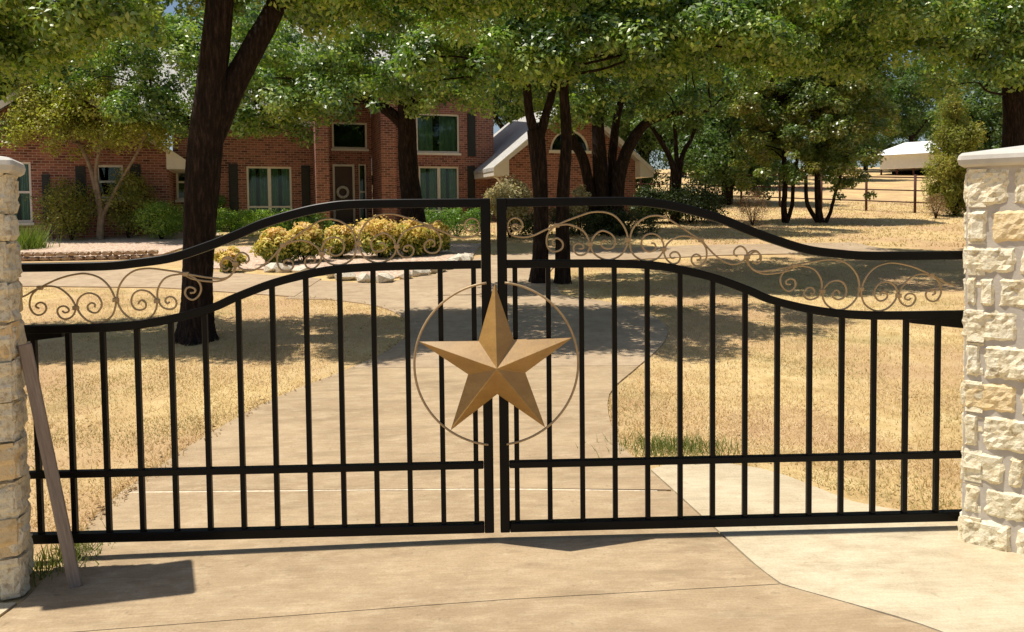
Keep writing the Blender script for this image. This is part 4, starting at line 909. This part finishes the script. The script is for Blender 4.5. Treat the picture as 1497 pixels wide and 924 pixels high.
# ------------------------------------------------------------------ the gate
TOPL = [(-8,384.9),(20,384.6),(30,384.5),(100,383.5),(160,382),(200,378),(250,370.5),(300,354.5),(345,337),(385,320),(440,303.7),(480,295.8),(520,292.2),(600,291),(706,290.2)]
MIDL = [(-8,476),(20,475.8),(35,475.5),(100,474.5),(160,472.4),(210,467.5),(260,458),(310,443.8),(342,429.5),(400,407.5),(460,392.6),(500,387),(550,384),(600,382.5),(706,380.5)]
def gpts(pts): return np.array([[at(x, y, 0)[0], at(x, y, 0)[2]] for x, y in pts])
top2, mid2 = crom(gpts(TOPL), 5), crom(gpts(MIDL), 5)
ZB, ZL = .06, .4335
XE, XS0, XS1 = 2.585, .0165, .0665       # outer end, stile edges
def midz(x): return float(np.interp(-abs(x), mid2[:, 0], mid2[:, 1]))
def rail_curve(prof, th, dy, c=.004):
    P = prof.copy(); T = np.gradient(P, axis=0); T /= np.linalg.norm(T, axis=1)[:, None]; N = np.c_[T[:, 1], -T[:, 0]]
    sec = [(0+c, -dy), (th-c, -dy), (th, -dy+c), (th, dy-c), (th-c, dy), (c, dy), (0, dy-c), (0, -dy+c)]; v = []; f = []; n = 8
    for p, q in zip(P, N):
        for s, y in sec: v.append((p[0]+q[0]*s, y, p[1]+q[1]*s))
    for i in range(len(P)-1): f += [[i*n+k, i*n+(k+1)%n, (i+1)*n+(k+1)%n, (i+1)*n+k] for k in range(n)]
    f += [list(range(n)), list(range(len(P)*n-1, len(P)*n-n-1, -1))]
    return v, f
PICK_A, PICK_B = .1069, .1723
# scrolls traced in the gate plane: zoom windows (x0, y0, scale)
Z1, Z2, Z6, Z7, Z8 = (20,380,9.24), (160,370,8.4), (730,290,8.4), (870,290,8.4), (1010,330,8.4)
def zp(win, pts): return [(win[0]+x/win[2], win[1]+y/win[2]) for x, y in pts]
OUT = [   # on the left leaf
 zp(Z1, [(345,655),(300,630),(318,592),(370,575),(420,600),(442,655),(412,715),(345,745),(275,725),(228,660),(215,590),(240,485),(300,415),(370,372),(480,355),(590,370),(690,430),(770,510),(825,600),(836,655),(818,725),(770,778),(700,800),(635,778),(593,715),(600,660),(645,628),(700,628),(742,665),(738,700),(690,712),(658,690)]),
 zp(Z1, [(20,520),(110,500),(180,470),(260,420),(345,378),(450,325),(580,265),(720,220),(850,193),(960,185),(1100,215),(1200,268),(1290,360),(1350,470),(1378,555),(1372,640),(1330,750),(1230,828),(1120,855),(1000,820),(910,740),(862,655),(858,580),(890,510),(960,460),(1040,450),(1130,485),(1183,560),(1185,630),(1140,700),(1080,715),(1012,680),(1002,620),(1050,582),(1098,602),(1092,640)]),
 zp(Z2, [(355,625),(375,590),(412,580),(447,620),(440,672),(380,700),(310,680),(270,610),(285,520),(340,468),(410,457),(490,482),(558,548),(582,600),(575,680),(530,760),(450,815),(370,832),(270,808),(170,730),(110,625),(97,520),(125,400),(200,290),(300,220),(400,195),(520,190),(700,212),(850,235),(940,255),(1050,275),(1200,300),(1340,312)])+zp((300,320,8.4), [(100,737),(250,728),(335,668),(376,590),(362,520),(310,478),(250,478),(205,520),(205,575),(245,595)]),
 zp(Z2, [(740,600),(715,620),(688,595),(698,555),(745,535),(800,558),(825,620),(800,670),(740,690),(660,668),(612,610),(588,530),(600,430),(660,330),(740,282),(850,262),(940,262),(1040,302),(1108,370),(1125,450),(1092,530),(1030,572),(970,555),(930,500),(942,440),(992,417),(1050,442),(1045,482),(992,490)])]
INN = [   # on the right leaf
 zp(Z6, [(228,350),(215,322),(172,325),(152,360),(200,400),(260,380),(285,320),(252,262),(190,240),(125,270),(100,340),(125,420),(190,463),(300,477),(420,455),(560,390),(700,330),(850,265),(1000,210),(1120,172),(1250,165),(1356,185)])+zp(Z7, [(270,240),(350,340),(393,440),(400,520),(375,610),(310,700),(190,752),(80,738),(-10,680),(-52,600),(-42,520),(0,450),(60,405),(115,400),(200,440),(245,510),(230,590),(180,617),(110,608),(72,560),(102,517),(150,525)]),
 zp(Z6, [(690,570),(660,560),(660,510),(715,490),(775,540),(772,610),(710,650),(630,640),(585,570),(585,470),(630,390),(710,338),(830,320),(930,345),(1030,400),(1090,490),(1112,565),(1095,640),(1040,690),(970,695),(920,650),(915,590),(960,552),(1022,568),(1030,610),(985,620)]),
 zp(Z7, [(690,548),(732,562),(742,612),(690,652),(620,640),(575,580),(575,510),(620,452),(700,432),(780,462),(832,540),(842,620),(828,665),(760,740),(660,768),(560,752),(470,690),(432,600),(430,480),(470,360),(560,270),(660,222),(760,210),(860,230),(960,290),(1100,380),(1200,450),(1300,515)])+zp(Z8, [(220,285),(300,365),(400,435),(500,472),(600,455),(668,405),(690,335),(650,270),(595,253),(538,295),(530,350),(570,378)]),
 zp(Z7, [(985,725),(945,735),(920,700),(955,662),(1010,665),(1045,720),(1020,785),(950,803),(880,750),(850,680),(856,620),(900,545),(1000,478),(1100,460),(1200,480),(1295,520)])+zp(Z8, [(180,262),(195,350),(178,440),(125,485),(60,490),(12,445),(14,385),(62,352),(112,372),(115,410),(72,425)]),
 zp(Z8, [(1290,500),(1200,550),(1050,582),(900,590),(780,548),(715,480),(705,400),(750,338),(810,322),(860,370),(852,440),(800,465),(755,430)])]
COLL_L = zp(Z1, [(355,376),(838,648),(1380,540)])+zp(Z2, [(584,590),(938,258)])
COLL_R = zp(Z6, [(705,332),(1114,560)])+zp(Z7, [(400,508),(840,625),(1300,515)])+zp(Z8, [(690,385)])
def gp(pts): return [np.array([at(x, y, 0)[0], at(x, y, 0)[2]]) for x, y in pts]
oL, iR, cL, cR_ = [gp(s) for s in OUT], [gp(s) for s in INN], gp(COLL_L), gp(COLL_R)
def leaf(sgn, label):
    root = empty('gate_leaf', (sgn*2.45, 0, ZB)); tag(root, label, 'gate', 'leaves of the driveway gate'); O = np.array(root.location)
    def put(name, v, f, mat, par=root, smooth=False):
        v = np.array(v, float)
        if sgn > 0: v = v*np.array([-1, 1, 1]); f = [list(q)[::-1] for q in f]
        return obj(name, v-O, f, mat, par, smooth)
    x0 = -XE
    tr = np.vstack([top2[:, :]]); tr[-1, 0] = -XS1-.001; tr = tr[tr[:, 0] >= -XE]; md = mid2.copy(); md[-1, 0] = -XS1-.001
    put('top_rail', *rail_curve(tr, .045, .0225), black_m)
    put('middle_rail', *rail_curve(md, .042, .0225), black_m)
    zt = float(top2[-1, 1])
    b = MB().cbox(-XS1, -XS0, -.025, .025, ZB, zt+.001); put('stile', b.v, b.f, black_m)
    b = MB().cbox(x0, x0+.05, -.025, .025, ZB, float(tr[0, 1])-.047); put('stile', b.v, b.f, black_m)
    b = MB().cbox(x0+.051, -XS1-.001, -.0235, .0235, ZB, ZB+.049); put('bottom_rail', b.v, b.f, black_m)
    b = MB().cbox(x0+.051, -XS1-.001, -.017, .017, ZL-.036, ZL); put('lower_rail', b.v, b.f, black_m)
    for k in range(14):
        x = -(PICK_A+k*PICK_B); z1 = midz(x)-.038
        b = MB().cbox(x-.0127, x+.0127, -.0127, .0127, ZB+.045, z1, .0025); put('picket', b.v, b.f, black_m)
    b = MB().add([(x0+.05,-.012,midz(x0)-.042),(-2.2,-.012,midz(-2.2)-.040),(-2.2,-.012,midz(-2.2)-.062),(x0+.05,-.012,midz(x0)-.10),(x0+.05,.012,midz(x0)-.042),(-2.2,.012,midz(-2.2)-.040),(-2.2,.012,midz(-2.2)-.062),(x0+.05,.012,midz(x0)-.10)],
                 [(0,1,2,3),(7,6,5,4),(0,4,5,1),(1,5,6,2),(2,6,7,3),(3,7,4,0)]); put('hinge_brace', b.v, b.f, black_m)
    def sc(p, mir):
        p = np.array(p); 
        if mir: p = p*np.array([-1, 1])
        q = crom(p, 7); v, f = tube(np.c_[q[:, 0], np.zeros(len(q)), q[:, 1]], .005, 7); put('scroll', v, f, scroll_m, root, True)
    def col(c, mir):
        x, z = (-c[0] if mir else c[0]), c[1]; b = MB().cbox(x-.014, x+.014, -.010, .010, z-.011, z+.011, .003); put('collar', b.v, b.f, scroll_m)
    for s in oL: sc(s, False)
    for s in iR: sc(s, True)
    for c in cL: col(c, False)
    for c in cR_: col(c, True)
    return root
leaf(-1, 'left leaf of the black steel gate with bronze scrolls')
leaf(1, 'right leaf of the black steel gate with bronze scrolls')
# star
sc_ = at(726.0, 533.5, -.05); SR = 119.5/ppm(sc_)
star = empty('star_ornament', (sc_[0], -.03, sc_[2])); tag(star, 'large gold five-pointed metal star with ring at the gate centre', 'star')
v = []; tilt = math.radians(.6)
for i in range(10):
    r_ = SR if i%2 == 0 else SR*.372; a = math.pi/2+i*math.pi/5+tilt; v.append((r_*math.cos(a), -.004, r_*math.sin(a)))
v.append((0, -.122, 0)); v += [(p[0]*.985, .0, p[2]*.985) for p in v[:10]]
f = [[i, 10, (i+1)%10] for i in range(10)]+[[i, (i+1)%10, 11+(i+1)%10, 11+i] for i in range(10)]+[[11+i for i in range(10)]]
f = [q[::-1] for q in f]
so = obj('star', [v[i] for i in range(21)], [[j if j <= 10 else j for j in q] for q in f], gold_m, star)
bv = so.modifiers.new('edge', 'BEVEL'); bv.width = .0022; bv.segments = 2; bv.limit_method = 'ANGLE'; bv.angle_limit = math.radians(8)
for sg in (-1, 1):
    lim = math.asin((XS1-.02)/SR*1.0)
    aa = np.linspace(-math.pi/2+lim, math.pi/2-lim, 44); pts = [(sg*SR*1.008*math.cos(t), .002, SR*1.008*math.sin(t)) for t in aa]
    obj('ring', *tube(pts, .0062, 8), scroll_m, star, True)

# ------------------------------------------------------------------ board leaning on the left pillar
lo = np.array([-2.015, -.30, g(-2.0,-.3)+.012]); hi = at(36, 503, -.30); ax = hi-lo; Lb = np.linalg.norm(ax); ax /= Lb
bo = empty('wooden_board', lo); tag(bo, 'weathered brown wooden board leaning on the left pillar', 'board')
mb = MB().cbox(-.027, .027, -.018, .018, 0, Lb, .004)
nb = mb.build('board', wood_m, bo)
zx = Vector(ax); xx = Vector((1, 0, -ax[0]/ax[2])).normalized(); yy = zx.cross(xx).normalized(); xx = yy.cross(zx)
Mr = Matrix((xx, yy, zx)).transposed()@Matrix.Rotation(math.radians(28), 3, 'Z'); nb.rotation_euler = Mr.to_euler()
